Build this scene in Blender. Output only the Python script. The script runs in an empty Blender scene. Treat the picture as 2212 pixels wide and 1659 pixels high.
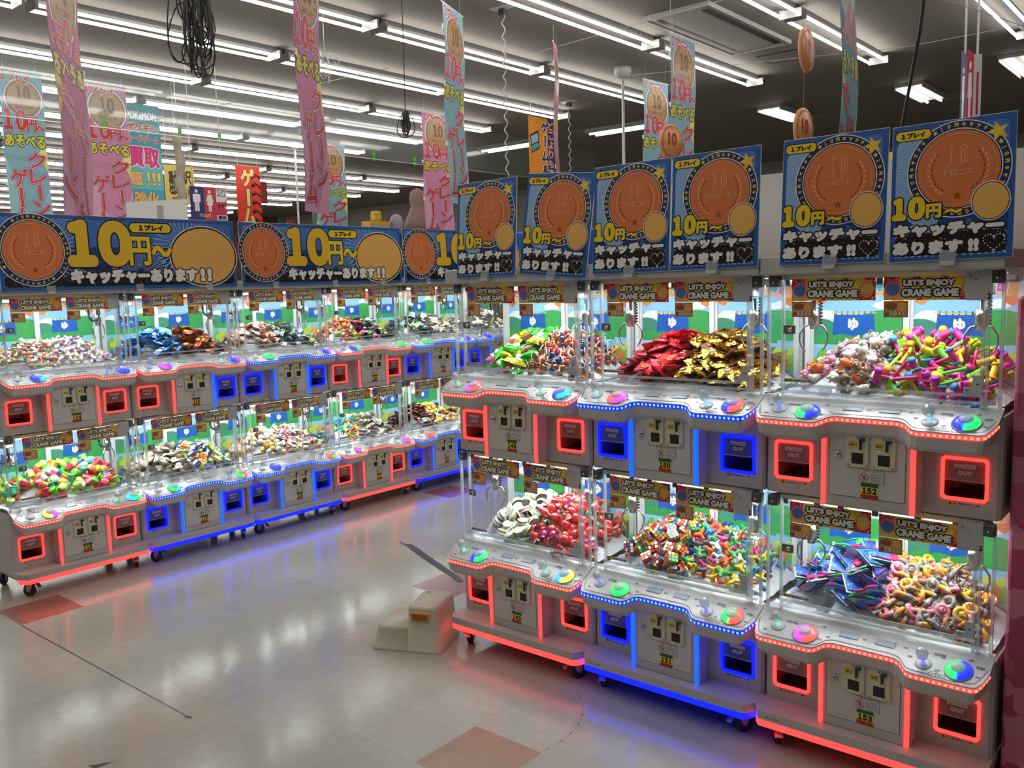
import bpy, bmesh, math, random
from mathutils import Vector, Matrix
C = bpy.context.scene.collection
SC = bpy.context.scene
PI = math.pi

# ---------------------------------------------------------------- camera, world, exposure
cam_data = bpy.data.cameras.new('camera'); cam = bpy.data.objects.new('camera', cam_data); C.objects.link(cam)
cam_data.sensor_width = 36.0; cam_data.lens = 31.0; cam_data.clip_start = .05; cam_data.clip_end = 100
cam.matrix_world = (Matrix.Translation((2.362, -2.784, 1.628)) @ Matrix.Rotation(.7002, 4, 'Z')
                    @ Matrix.Rotation(PI/2 - .1143, 4, 'X') @ Matrix.Rotation(-.0276, 4, 'Z'))
SC.camera = cam
w = bpy.data.worlds.new('world'); SC.world = w; w.use_nodes = True
w.node_tree.nodes['Background'].inputs[0].default_value = (.5, .5, .5, 1)
w.node_tree.nodes['Background'].inputs[1].default_value = .03
SC.view_settings.view_transform = 'Standard'; SC.view_settings.look = 'None'
SC.view_settings.exposure = 0.0; SC.view_settings.gamma = 1.0
try: SC.view_settings.use_curve_mapping = False
except Exception: pass
cy = SC.cycles
cy.max_bounces = 8; cy.diffuse_bounces = 3; cy.glossy_bounces = 3; cy.transmission_bounces = 4
cy.transparent_max_bounces = 28; cy.caustics_reflective = False; cy.caustics_refractive = False
cy.use_adaptive_sampling = True; cy.adaptive_threshold = .03; cy.use_denoising = True
cy.sample_clamp_indirect = 4.0
TUBE_POWER = 15.0      # fluorescent tubes on the shop ceiling
BOX_POWER = 48.0       # lamp inside every crane game

# ---------------------------------------------------------------- materials
MATS = {}
def mat(name, rgb, rough=.5, metal=0., emit=0., ecol=None, noise=0., nscale=20., spec=.5, bump=0., bscale=60., coat=0., sample=True):
    if name in MATS: return MATS[name]
    m = bpy.data.materials.new(name); m.use_nodes = True; nt = m.node_tree; b = nt.nodes['Principled BSDF']
    b.inputs['Base Color'].default_value = (*rgb, 1); b.inputs['Roughness'].default_value = rough
    b.inputs['Metallic'].default_value = metal; b.inputs['Specular IOR Level'].default_value = spec
    b.inputs['Coat Weight'].default_value = coat
    if emit:
        b.inputs['Emission Color'].default_value = (*(ecol or rgb), 1); b.inputs['Emission Strength'].default_value = emit
    if noise:
        tc = nt.nodes.new('ShaderNodeTexCoord'); nz = nt.nodes.new('ShaderNodeTexNoise'); nz.inputs['Scale'].default_value = nscale
        nt.links.new(tc.outputs['Object'], nz.inputs['Vector'])
        mx = nt.nodes.new('ShaderNodeMix'); mx.data_type = 'RGBA'
        mx.inputs[6].default_value = (*[max(0, c*(1-noise)) for c in rgb], 1); mx.inputs[7].default_value = (*[min(1, c*(1+noise)) for c in rgb], 1)
        nt.links.new(nz.outputs[0], mx.inputs[0]); nt.links.new(mx.outputs[2], b.inputs['Base Color'])
    if bump:
        tc = nt.nodes.new('ShaderNodeTexCoord'); nz = nt.nodes.new('ShaderNodeTexNoise'); nz.inputs['Scale'].default_value = bscale
        nt.links.new(tc.outputs['Object'], nz.inputs['Vector'])
        bp = nt.nodes.new('ShaderNodeBump'); bp.inputs['Strength'].default_value = bump; bp.inputs['Distance'].default_value = .01
        nt.links.new(nz.outputs[0], bp.inputs['Height']); nt.links.new(bp.outputs[0], b.inputs['Normal'])
    if not sample: m.cycles.emission_sampling = 'NONE'
    MATS[name] = m
    return m
def glass(name, tint=(1, 1, 1), refl=1.0, rough=.02, milk=0., body=(.9, .95, .95)):
    """clear sheet: light passes straight through, the surface mirrors more at grazing angles; milk clouds it"""
    if name in MATS: return MATS[name]
    m = bpy.data.materials.new(name); m.use_nodes = True; nt = m.node_tree; nt.nodes.clear()
    out = nt.nodes.new('ShaderNodeOutputMaterial'); tr = nt.nodes.new('ShaderNodeBsdfTransparent'); gl = nt.nodes.new('ShaderNodeBsdfGlossy')
    tr.inputs[0].default_value = (*tint, 1); gl.inputs['Roughness'].default_value = rough
    lw = nt.nodes.new('ShaderNodeLayerWeight'); pw = nt.nodes.new('ShaderNodeMath'); pw.operation = 'POWER'; pw.inputs[1].default_value = 5.
    mu = nt.nodes.new('ShaderNodeMath'); mu.operation = 'MULTIPLY_ADD'; mu.inputs[1].default_value = .9*refl; mu.inputs[2].default_value = .035*refl; mu.use_clamp = True
    mx = nt.nodes.new('ShaderNodeMixShader'); nt.links.new(lw.outputs['Facing'], pw.inputs[0]); nt.links.new(pw.outputs[0], mu.inputs[0]); nt.links.new(mu.outputs[0], mx.inputs[0])
    src = tr
    if milk:
        di = nt.nodes.new('ShaderNodeBsdfDiffuse'); di.inputs[0].default_value = (*body, 1)
        m2 = nt.nodes.new('ShaderNodeMixShader'); m2.inputs[0].default_value = milk
        nt.links.new(tr.outputs[0], m2.inputs[1]); nt.links.new(di.outputs[0], m2.inputs[2]); src = m2
    nt.links.new(src.outputs[0], mx.inputs[1]); nt.links.new(gl.outputs[0], mx.inputs[2]); nt.links.new(mx.outputs[0], out.inputs[0])
    MATS[name] = m
    return m
def s2l(*c):
    return tuple((x/255/12.92 if x/255 < .04045 else ((x/255+.055)/1.055)**2.4) for x in c)
def two_tone(name, c1, c2, emit):
    """button ring whose LEDs fade from one colour into another along its width"""
    if name in MATS: return MATS[name]
    m = bpy.data.materials.new(name); m.use_nodes = True; nt = m.node_tree; b = nt.nodes['Principled BSDF']
    tc = nt.nodes.new('ShaderNodeTexCoord'); sp = nt.nodes.new('ShaderNodeSeparateXYZ'); mr = nt.nodes.new('ShaderNodeMapRange')
    nt.links.new(tc.outputs['Object'], sp.inputs[0]); nt.links.new(sp.outputs[0], mr.inputs[0])
    mr.inputs[1].default_value = -.016; mr.inputs[2].default_value = .016
    rp = nt.nodes.new('ShaderNodeValToRGB'); rp.color_ramp.elements[0].color = (*c1, 1); rp.color_ramp.elements[1].color = (*c2, 1)
    rp.color_ramp.elements[0].position = .3; rp.color_ramp.elements[1].position = .7
    nt.links.new(mr.outputs[0], rp.inputs[0]); nt.links.new(rp.outputs[0], b.inputs['Emission Color'])
    b.inputs['Emission Strength'].default_value = emit; b.inputs['Base Color'].default_value = (.12, .12, .12, 1); b.inputs['Roughness'].default_value = .2
    MATS[name] = m
    return m

WHITE = mat('white_plastic', (.53, .515, .50), .38, noise=.03, nscale=6)
CONS = mat('console_plastic', (.54, .54, .545), .2, noise=.02, nscale=9)
GREY = mat('grey_metal', (.42, .42, .41), .4, .2)
STEEL = mat('steel', (.62, .62, .62), .25, 1.)
DARK = mat('dark_plastic', (.03, .03, .032), .4)
BLACK = mat('black', (.008, .008, .008), .45)
CAVITY = mat('cavity_grey', (.33, .31, .31), .5)
CREAM = mat('cream_plastic', (.68, .63, .47), .4)
INK = mat('ink', (.02, .018, .016), .5)
PAPER = mat('paper', (.8, .79, .76), .5)
GLASS = glass('acrylic', (.985, .992, .992), .6)
RAIL = glass('acrylic_edge', (.95, .97, .97), 1.4, .08, milk=.3, body=(.97, 1., 1.))
CRYSTAL = glass('crystal', (.92, .95, .98), 2.2, .05, milk=.42)
FLUFF = mat('white_fluff', (.86, .87, .9), .9, bump=.6, bscale=150, noise=.05, nscale=40)
LAMPM = mat('lamp_white', (1, 1, 1), .5, emit=BOX_POWER, ecol=(.95, 1.0, 1.0))
TUBEM = mat('tube_white', (1, 1, 1), .5, emit=TUBE_POWER, ecol=(1.0, .975, .93))
RED = mat('red_light', (.5, .05, .05), .4, emit=2.4, ecol=(1., .040, .034))
BLUE = mat('blue_light', (.02, .04, .5), .4, emit=3.6, ecol=(.0, .004, 1.))
BLUEC = mat('blue_light_core', (.02, .1, .5), .4, emit=3., ecol=(.0, .05, 1.))
REDB = mat('red_bead', (.5, .1, .05), .4, emit=2.2, ecol=(1., .26, .16), sample=False)
BLUEB = mat('blue_bead', (.1, .2, .5), .4, emit=2.0, ecol=(.12, .5, 1.), sample=False)
LED = {'r': (RED, REDB, RED), 'b': (BLUE, BLUEB, BLUEC)}

# ---------------------------------------------------------------- mesh builder
class MB:
    def __init__(s): s.v = []; s.f = []; s.m = []; s.mats = []; s.sm = []
    def mi(s, m):
        if m not in s.mats: s.mats.append(m)
        return s.mats.index(m)
    def add(s, vs, fs, m, smooth=False):
        o = len(s.v); k = s.mi(m); s.v += [tuple(v) for v in vs]
        for f in fs: s.f.append([o+i for i in f]); s.m.append(k); s.sm.append(smooth)
    def box(s, x0, x1, y0, y1, z0, z1, m):
        vs = [(x, y, z) for z in (z0, z1) for y in (y0, y1) for x in (x0, x1)]
        s.add(vs, [(0, 2, 3, 1), (4, 5, 7, 6), (0, 1, 5, 4), (2, 6, 7, 3), (0, 4, 6, 2), (1, 3, 7, 5)], m)
    def rbox(s, x0, x1, y0, y1, z0, z1, m, r=.004, n=2):
        bm = bmesh.new(); bmesh.ops.create_cube(bm, size=1)
        for v in bm.verts: v.co = Vector(((x0+x1)/2+v.co.x*(x1-x0), (y0+y1)/2+v.co.y*(y1-y0), (z0+z1)/2+v.co.z*(z1-z0)))
        bmesh.ops.bevel(bm, geom=list(bm.edges), offset=r, segments=n, affect='EDGES', profile=.5)
        bm.verts.index_update(); s.add([v.co[:] for v in bm.verts], [[v.index for v in f.verts] for f in bm.faces], m); bm.free()
    def prism(s, pts, z0, z1, m, top=None):
        n = len(pts); vs = [(x, y, z0) for x, y in pts]+[(x, y, z1) for x, y in pts]
        s.add(vs, [tuple(range(n-1, -1, -1))]+[(i, (i+1) % n, n+(i+1) % n, n+i) for i in range(n)], m)
        s.add([(x, y, z1) for x, y in pts], [tuple(range(n))], top or m)
    def lathe(s, prof, n, m, o=(0, 0, 0), ax='z', smooth=True, cap=True):
        vs = []; fs = []
        for r, h in prof:
            for i in range(n):
                a = 2*PI*i/n; p = (r*math.cos(a), r*math.sin(a), h)
                if ax == 'x': p = (p[2], p[0], p[1])
                if ax == 'y': p = (p[1], p[2], p[0])
                vs.append((p[0]+o[0], p[1]+o[1], p[2]+o[2]))
        for k in range(len(prof)-1):
            for i in range(n): fs.append((k*n+i, k*n+(i+1) % n, (k+1)*n+(i+1) % n, (k+1)*n+i))
        if cap:
            if prof[0][0] > 1e-5: fs.append(tuple(range(n-1, -1, -1)))
            if prof[-1][0] > 1e-5: fs.append(tuple((len(prof)-1)*n+i for i in range(n)))
        s.add(vs, fs, m, smooth)
    def ball(s, c, r, m, n=10, k=6, sc=(1, 1, 1), rot=None):
        vs = []; fs = []
        for j in range(k+1):
            t = PI*j/k
            for i in range(n):
                a = 2*PI*i/n
                p = Vector((r*math.sin(t)*math.cos(a)*sc[0], r*math.sin(t)*math.sin(a)*sc[1], -r*math.cos(t)*sc[2]))
                if rot: p = rot @ p
                vs.append((p.x+c[0], p.y+c[1], p.z+c[2]))
        for j in range(k):
            for i in range(n): fs.append((j*n+i, j*n+(i+1) % n, (j+1)*n+(i+1) % n, (j+1)*n+i))
        s.add(vs, fs, m, True)
    def tube(s, pts, r, m, n=6, cap=True):
        pts = [Vector(p) for p in pts]; vs = []; fs = []; rr = r if isinstance(r, (list, tuple)) else [r]*len(pts)
        up = Vector((.13, .27, .95))
        for i, p in enumerate(pts):
            t = (pts[min(i+1, len(pts)-1)]-pts[max(i-1, 0)]).normalized()
            a = t.cross(up)
            if a.length < .05: a = t.cross(Vector((1, 0, 0)))
            a.normalize(); b = t.cross(a).normalized(); up = b if False else up
            for k in range(n):
                q = 2*PI*k/n; vs.append(p+a*rr[i]*math.cos(q)+b*rr[i]*math.sin(q))
        for i in range(len(pts)-1):
            for k in range(n): fs.append((i*n+k, i*n+(k+1) % n, (i+1)*n+(k+1) % n, (i+1)*n+k))
        if cap: fs.append(tuple(range(n-1, -1, -1))); fs.append(tuple((len(pts)-1)*n+k for k in range(n)))
        s.add(vs, fs, m, True)
    def art(s, a, o, U, V, eps=.0006):
        U = Vector(U); V = Vector(V); N = U.cross(V).normalized(); o = Vector(o)
        seen = {}                                             # shapes of one layer are stepped a hair apart so that none coincide
        for vs, fs, m, z in a.items:
            k = seen[z] = seen.get(z, -1)+1; q = eps*(z+.02*(k % 12))+.0002
            s.add([o+U*x+V*y+N*q for x, y in vs], fs, m)
    def mesh(s, name):
        me = bpy.data.meshes.new(name); me.from_pydata(s.v, [], s.f)
        for m in s.mats: me.materials.append(m)
        me.polygons.foreach_set('material_index', s.m); me.polygons.foreach_set('use_smooth', s.sm); me.update()
        return me
CACHE = {}
def cached(key, fn):
    if key not in CACHE: CACHE[key] = fn()
    return CACHE[key]
def link(name, me, parent=None, loc=(0, 0, 0), rot=(0, 0, 0)):
    o = bpy.data.objects.new(name, me); C.objects.link(o); o.location = loc; o.rotation_euler = rot
    if parent: o.parent = parent
    return o
def part(key, name, fn, parent, loc=(0, 0, 0), rot=(0, 0, 0)):
    """a part; its mesh is built once per key and shared afterwards"""
    def mk():
        b = MB(); fn(b); return b.mesh(name)
    return link(name, cached(key, mk), parent, loc, rot)
def tag(o, label, cat, group=None, kind=None):
    o['label'] = label; o['category'] = cat
    if group: o['group'] = group
    if kind: o['kind'] = kind
    return o
def thing(name, label, cat, loc=(0, 0, 0), rz=0, group=None):
    return tag(link(name, None, None, loc, (0, 0, rz)), label, cat, group)
def struct(name, b, loc=(0, 0, 0)):
    o = link(name, b.mesh(name), None, loc); o['kind'] = 'structure'; return o

# ---------------------------------------------------------------- flat artwork: letters and shapes in layers
GLY = {}
def glyph(s):
    if s not in GLY:
        cu = bpy.data.curves.new('lettering', 'FONT'); cu.body = s; cu.size = 1; cu.resolution_u = 6 if all(0xFF10 <= ord(c) <= 0xFF19 for c in s) else 2
        ob = bpy.data.objects.new('lettering', cu); me = ob.to_mesh()
        vs = [(v.co.x, v.co.y) for v in me.vertices]; fs = [tuple(p.vertices) for p in me.polygons]
        ob.to_mesh_clear(); bpy.data.objects.remove(ob); bpy.data.curves.remove(cu)
        xs = [v[0] for v in vs] or [0]; ys = [v[1] for v in vs] or [0]
        GLY[s] = (vs, fs, min(xs), max(xs), min(ys), max(ys))
    return GLY[s]
class Art:
    def __init__(s): s.items = []
    def poly(s, pts, m, z=0): s.items.append((list(pts), [tuple(range(len(pts)))], m, z))
    def rect(s, x0, x1, y0, y1, m, z=0): s.poly([(x0, y0), (x1, y0), (x1, y1), (x0, y1)], m, z)
    def rrect(s, x0, x1, y0, y1, r, m, z=0, n=5): s.poly(rr(x0, x1, y0, y1, r, n), m, z)
    def ell(s, cx, cy, rx, ry, m, z=0, n=28): s.poly([(cx+rx*math.cos(2*PI*i/n), cy+ry*math.sin(2*PI*i/n)) for i in range(n)], m, z)
    def ring(s, cx, cy, r0, r1, m, z=0, n=40):
        vs = [(cx+r*math.cos(2*PI*i/n), cy+r*math.sin(2*PI*i/n)) for r in (r0, r1) for i in range(n)]
        s.items.append((vs, [(i, n+i, n+(i+1) % n, (i+1) % n) for i in range(n)], m, z))
    def star(s, cx, cy, r, m, z=0, a0=PI/2, k=.45):
        c = [(cx, cy)]+[(cx+(r if i % 2 == 0 else r*k)*math.cos(a0+PI*i/5), cy+(r if i % 2 == 0 else r*k)*math.sin(a0+PI*i/5)) for i in range(10)]
        s.items.append((c, [(0, 1+i, 1+(i+1) % 10) for i in range(10)], m, z))
    def line(s, pts, w, m, z=0):
        for (x0, y0), (x1, y1) in zip(pts, pts[1:]):
            d = math.hypot(x1-x0, y1-y0) or 1; nx = -(y1-y0)/d*w/2; ny = (x1-x0)/d*w/2
            s.poly([(x0-nx, y0-ny), (x1-nx, y1-ny), (x1+nx, y1+ny), (x0+nx, y0+ny)], m, z)
    def rays(s, cx, cy, r0, r1, n, w, m, z=0, a0=0, a1=2*PI, clip=None):
        for i in range(n):
            a = a0+(a1-a0)*i/n; p = []
            for r, q in ((r0, -w*.4), (r1, -w), (r1, w), (r0, w*.4)): p.append((cx+r*math.cos(a+q), cy+r*math.sin(a+q)))
            if clip: p = [(min(max(x, clip[0]), clip[1]), min(max(y, clip[2]), clip[3])) for x, y in p]
            s.poly(p, m, z)
    def dots(s, n, x0, x1, y0, y1, r, ms, z=0, seed=1):
        R = random.Random(seed)
        for i in range(n):
            q = r*(.3+.9*R.random()); s.ell(R.uniform(x0, x1), R.uniform(y0, y1), q, q, R.choice(ms), z+i*.002, 7)
    def text(s, t, x0, x1, y0, y1, m, z=0, bold=0., n=8, rot=0., italic=0., keep=False):
        """letters stretched into the box x0..x1, y0..y1; bold spreads the strokes by that length"""
        vs, fs, ax, bx, ay, by = glyph(t)
        w = max(bx-ax, 1e-6); h = max(by-ay, 1e-6); cx = (x0+x1)/2; cy_ = (y0+y1)/2
        sx = (x1-x0-2*bold)/w; sy = (y1-y0-2*bold)/h
        if keep: sx = sy = min(sx, sy)
        base = []
        for x, y in vs:
            px = (x-(ax+bx)/2)*sx; py = (y-(ay+by)/2)*sy; px += italic*py
            c, q = math.cos(rot), math.sin(rot); base.append((cx+px*c-py*q, cy_+px*q+py*c))
        s.items.append((base, fs, m, z+.04))
        if bold:
            for i in range(n):
                dx = bold*math.cos(2*PI*i/n); dy = bold*math.sin(2*PI*i/n)
                s.items.append(([(x+dx, y+dy) for x, y in base], fs, m, z-.03*(i+1)))
    def text3(s, t, x0, x1, y0, y1, layers, z=0, **k):
        """layers: (material, spread) from the outermost outline to the face"""
        b0 = max(b for _, b in layers)
        for i, (m, b) in enumerate(layers): s.text(t, x0+b0-b, x1-b0+b, y0+b0-b, y1-b0+b, m, z+i*.5, bold=b, n=(12 if b > b0*.6 else 8), **k)
    def cells(s, t, x0, x1, y0, y1, layers, z=0, gap=.06, **k):
        """digits in equal cells, in the wide heavy cut"""
        n = len(t); w = (x1-x0)/n
        for i, ch in enumerate(t):
            c = chr(ord(ch)+0xFEE0) if ch.isdigit() else ch; g = w*gap/2; nar = w*.14 if ch == '1' else 0
            s.text3(c, x0+i*w+g+nar*.6, x0+(i+1)*w-g-nar*.4, y0, y1, layers, z+.01*i, **k)
def rr(x0, x1, y0, y1, r, n=4):
    p = []
    for cx, cy_, a in ((x1-r, y0+r, -PI/2), (x1-r, y1-r, 0), (x0+r, y1-r, PI/2), (x0+r, y0+r, PI)):
        for i in range(n+1): q = a+PI/2*i/n; p.append((cx+r*math.cos(q), cy_+r*math.sin(q)))
    return p
def pm(name, r, g, b, rough=.45):
    return mat('print_'+name, s2l(r, g, b), rough)
P_BLUE = pm('blue', 38, 92, 165, .3); P_NAVY = pm('navy', 22, 44, 92, .3); P_DKB = pm('darkblue', 30, 66, 130, .3); P_MID = pm('midblue', 66, 116, 190, .3)
P_LB = pm('lightblue', 150, 185, 225, .3); P_WH = pm('white', 235, 233, 228, .3); P_BK = pm('black', 30, 24, 20, .3); P_YE = pm('yellow', 240, 205, 40, .3)
P_GO = pm('gold', 232, 188, 48, .3); P_OC = pm('ochre', 232, 180, 95, .3); P_CO = pm('copper', 218, 124, 74, .25); P_CO2 = pm('copper_light', 240, 164, 116, .25)
P_CO3 = pm('copper_dark', 168, 84, 44, .25); P_RED = pm('red', 214, 40, 42, .4); P_PINK = pm('pink', 232, 96, 140, .4)
# ---------------------------------------------------------------- printed posters, stickers, banners
def coin_art(a, cx, cy, r, z=2.):
    a.ell(cx, cy, r*1.24, r*1.24, P_WH, z, 48); a.ell(cx, cy, r*1.215, r*1.215, P_NAVY, z+.3, 48); a.ell(cx, cy, r*1.035, r*1.035, P_WH, z+.6, 48); a.ell(cx, cy, r*1.01, r*1.01, P_BK, z+.8, 48)
    a.ell(cx, cy, r*.985, r*.985, P_CO, z+1., 48); a.ring(cx, cy, r*.86, r*.875, P_CO3, z+1.2); a.ring(cx, cy, r*.875, r*.89, P_CO2, z+1.2)
    s = '１０円キャッチャー★'*4; n = len(s)
    for i, ch in enumerate(s):
        q = PI*.62-2*PI*i/n; h = r*.054; wd = h*(.5 if ch == '１' else .72 if ch == '０' else .85); x = cx+r*1.125*math.cos(q); y = cy+r*1.125*math.sin(q)
        if ch == '★': a.star(x, y, r*.075, P_YE, z+.9, q)
        else: a.text(ch, x-wd, x+wd, y-(.12 if ch == 'ー' else 1)*h, y+(.12 if ch == 'ー' else 1)*h, P_YE, z+.9, rot=q-PI/2, bold=r*.006, n=4)
    for sg in (-1, 1):                                   # laurel branches
        for i in range(9):
            q = -PI/2+sg*(.5+i*.2); x = cx+r*.66*math.cos(q); y = cy+r*.66*math.sin(q)
            for e in (-1, 1):
                t = q+sg*PI/2+e*sg*.5; l = r*.17; nx, ny = math.cos(t), math.sin(t)
                a.poly([(x, y), (x+nx*l*.5-ny*l*.16, y+ny*l*.5+nx*l*.16), (x+nx*l, y+ny*l), (x+nx*l*.5+ny*l*.16, y+ny*l*.5-nx*l*.16)], P_CO3 if e > 0 else P_CO2, z+1.3+e*.05)
    a.star(cx, cy-r*.68, r*.13, P_CO3, z+1.3)
    for dx, m, zz in ((.012, P_CO3, 1.4), (0, P_CO2, 1.5)):
        a.cells('10', cx-r*.27+dx*r, cx+r*.25+dx*r, cy+r*.06-dx*r, cy+r*.62-dx*r, [(m, r*.03)], z+zz)
    a.cells('10', cx-r*.25, cx+r*.23, cy+r*.085, cy+r*.595, [(P_CO, r*.008)], z+1.8)
    a.text('令和二年', cx-r*.4, cx+r*.4, cy-r*.2, cy-r*.02, P_CO3, z+1.4, bold=r*.006); a.text('令和二年', cx-r*.41, cx+r*.39, cy-r*.19, cy-r*.01, P_CO2, z+1.5, bold=r*.005)
def portrait_poster(b):
    w, h = .330, .402; a = Art()
    b.rbox(-w/2, w/2, 0, .005, 0, h, P_WH, .001, 1)
    U = lambda u: -w/2+u*w
    V = lambda v: v*h
    a.rect(U(.003), U(.997), V(.003), V(.997), P_BLUE, 0)
    a.rrect(U(.045), U(.955), V(.04), V(.965), .018, P_DKB, .5); a.rrect(U(.05), U(.95), V(.42), V(.96), .018, P_MID, .7)
    a.rays(U(.56), V(.64), .06, .19, 46, .022, P_LB, 1.1, 2.2, 4.4, (U(.04), U(.96), V(.2), V(.96)))
    a.rays(U(.5), V(.32), .05, .2, 26, .03, P_LB, 1.1, PI+.2, 2*PI-.2, (U(.05), U(.95), V(.03), V(.5)))
    a.rrect(U(.05), U(.95), V(.04), V(.20), .018, P_BK, 1.5)
    a.dots(34, U(.06), U(.94), V(.05), V(.2), .0022, [P_WH, P_LB, P_OC], 1.8, 3); a.dots(14, U(.78), U(.94), V(.5), V(.94), .004, [P_LB, P_WH, P_PINK], 1.6, 8)
    coin_art(a, U(.555), V(.645), .112)
    a.star(U(.86), V(.875), .03, P_OC, 4.6, PI/2+.3); a.star(U(.855), V(.88), .022, P_YE, 4.8, PI/2+.3)
    a.rrect(U(.02), U(.335), V(.883), V(.962), .014, P_BK, 4.6); a.rrect(U(.03), U(.325), V(.889), V(.956), .012, P_YE, 4.8)
    a.text('１プレイ', U(.075), U(.28), V(.9), V(.945), P_BK, 5.0, bold=.0018)
    o = [(P_BK, .0085), (P_GO, .0045)]
    a.cells('10', U(.0), U(.30), V(.295), V(.485), [(P_BK, .0105), (P_YE, .0068)], 4.6, gap=-.12); a.text3('円', U(.29), U(.445), V(.295), V(.425), [(P_BK, .0075), (P_YE, .003)], 4.4)
    a.text3('〜', U(.445), U(.61), V(.325), V(.375), [(P_BK, .006), (P_YE, .003)], 4.5)
    k = [(P_BK, .0086), (P_WH, .0041)]
    a.text3('キャッチャー', U(.015), U(.945), V(.165), V(.288), k, 5.4); a.text3('あります', U(.015), U(.63), V(.035), V(.158), k, 5.4); a.text3('!!', U(.64), U(.755), V(.04), V(.155), k, 5.4)
    for i in range(26):                                  # dotted heart
        t = 2*PI*i/26; x = 16*math.sin(t)**3; y = 13*math.cos(t)-5*math.cos(2*t)-2*math.cos(3*t)-math.cos(4*t)
        a.ell(U(.855)+x*.0017, V(.115)+y*.0017, .0021, .0021, P_WH, 5.6, 7)
    a.ell(U(.82), V(.40), .051, .056, P_WH, 6.0); a.ell(U(.82), V(.40), .0485, .0535, P_BK, 6.2); a.ell(U(.82), V(.40), .046, .051, P_OC, 6.4)
    b.art(a, (0, 0, 0), (1, 0, 0), (0, 0, 1), .0002)
def wide_poster(b):
    S = .73; w, h = 1.40, .412; a = Art(); W = lambda x: x*S-w/2; H = lambda z: z*S
    b.rbox(-w/2, w/2, 0, .005, 0, h, P_WH, .001, 1)
    a.rect(-w/2+.001, w/2-.001, .001, h-.001, P_BLUE, 0); a.rrect(-w/2+.02, w/2-.02, .02, h-.02, .02, P_NAVY, .4); a.rrect(-w/2+.021, w/2-.021, .13, h-.021, .02, P_DKB, .6); a.rrect(-w/2+.022, w/2-.022, .24, h-.022, .02, P_MID, .8)
    cl = (-w/2+.02, w/2-.02, .02, h-.02)
    a.rays(W(.245), H(.3), .15, .3, 60, .014, P_LB, 1.0, 0, 2*PI, cl); a.rays(W(1.45), H(.36), .03, .2, 40, .02, P_LB, 1.0, 0, 2*PI, cl); a.rays(W(1.05), H(.14), .02, .17, 30, .02, P_LB, 1.0, 0, PI, cl)
    a.dots(150, -w/2+.03, w/2-.03, .03, h-.03, .0028, [P_WH, P_LB, P_LB, P_OC], 1.5, 5); a.rrect(-w/2+.022, w/2-.022, .021, .075, .015, P_BK, 1.45)
    a.dots(90, -w/2+.03, w/2-.03, .025, .11, .0026, [P_WH, P_LB], 1.8, 6)
    coin_art(a, W(.245), H(.3), .157)
    a.cells('10', W(.465), W(.99), H(.165), H(.545), [(P_BK, .030), (P_OC, .0225), (P_GO, .0205)], 4.6, gap=-.10)
    a.text3('円', W(.955), W(1.155), H(.175), H(.425), [(P_BK, .0125), (P_YE, .0055)], 4.5); a.text3('〜', W(1.145), W(1.335), H(.245), H(.355), [(P_BK, .011), (P_YE, .0065)], 4.6)
    a.rrect(W(.975), W(1.345), H(.44), H(.53), .032, P_BK, 5.0); a.rrect(W(.985), W(1.335), H(.45), H(.52), .027, P_YE, 5.2); a.text('１プレイ', W(1.06), W(1.27), H(.459), H(.511), P_BK, 5.4, bold=.0035)
    a.ell(W(1.62), H(.26), .232, .187, P_WH, 4.0); a.ell(W(1.62), H(.26), .226, .181, P_BK, 4.1); a.ell(W(1.62), H(.26), .216, .171, P_OC, 4.2)
    k = [(P_BK, .0138), (P_WH, .0072)]
    a.text3('キャッチャーあります', W(.485), W(1.555), H(.035), H(.17), k, 5.4); a.text3('!!', W(1.56), W(1.69), H(.04), H(.17), k, 5.4)
    b.art(a, (0, 0, 0), (1, 0, 0), (0, 0, 1), .0002)
def enjoy_art():
    a = Art(); w, h = .268, .071
    a.rect(0, w, 0, h, P_OC, 0); a.rect(w*.2, w*.8, 0, h, P_YE, .3)
    for x0, x1, y0, y1 in ((0, .16, .55, 1), (.78, 1, 0, .45), (.30, .40, .82, 1), (.6, .70, .75, 1), (.88, 1, .55, 1), (.36, .42, 0, .14)):
        a.rect(x0*w, x1*w, y0*h, y1*h, P_RED, .6)
        R = random.Random(int(x0*100))
        for i in range(int(10*(x1-x0)/.16)+3): a.ell(R.uniform(x0, x1)*w, R.uniform(y0, y1)*h, .0018, .0018, P_WH, .8, 6)
    a.rays(w*.5, h*.5, .02, .12, 14, .05, pm('cream', 246, 226, 150), .5, 0, 2*PI, (w*.2, w*.8, 0, h))
    a.ell(.026, .036, .023, .024, P_PINK, 1.0); a.ell(.026, .033, .019, .0185, pm('elephant', 70, 120, 180), 1.3)
    a.ell(.242, .036, .0215, .027, P_OC, 1.0); a.ring(.242, .036, .0195, .0215, pm('brown', 150, 96, 40), 1.2, 24)
    k = [(P_BK, .0058), (P_WH, .0019)]
    a.text3("LET'S ENJOY", .053, .205, .034, .066, k, 2.0); a.text3('CRANE GAME', .049, .217, .006, .038, k, 2.0)
    return a
def price_art(p):
    a = Art(); a.rect(0, .072, 0, .05, pm('orange_red', 196, 100, 62), 0); a.rect(.003, .069, .003, .047, pm('tan', 208, 152, 92), .3)
    a.ell(.022, .034, .018, .011, pm('cocoa', 150, 92, 42), .6); a.ell(.052, .031, .013, .015, P_OC, .6)
    a.cells(str(p), .014, .040, .004, .022, [(pm('brown', 150, 96, 40), .002), (P_WH, .0009)], .9); a.text3('えん', .041, .066, .004, .018, [(pm('brown', 150, 96, 40), .002), (P_WH, .0006)], .9)
    a.text('1回', .003, .015, .004, .015, P_BK, .9, bold=.0003)
    return a
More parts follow.
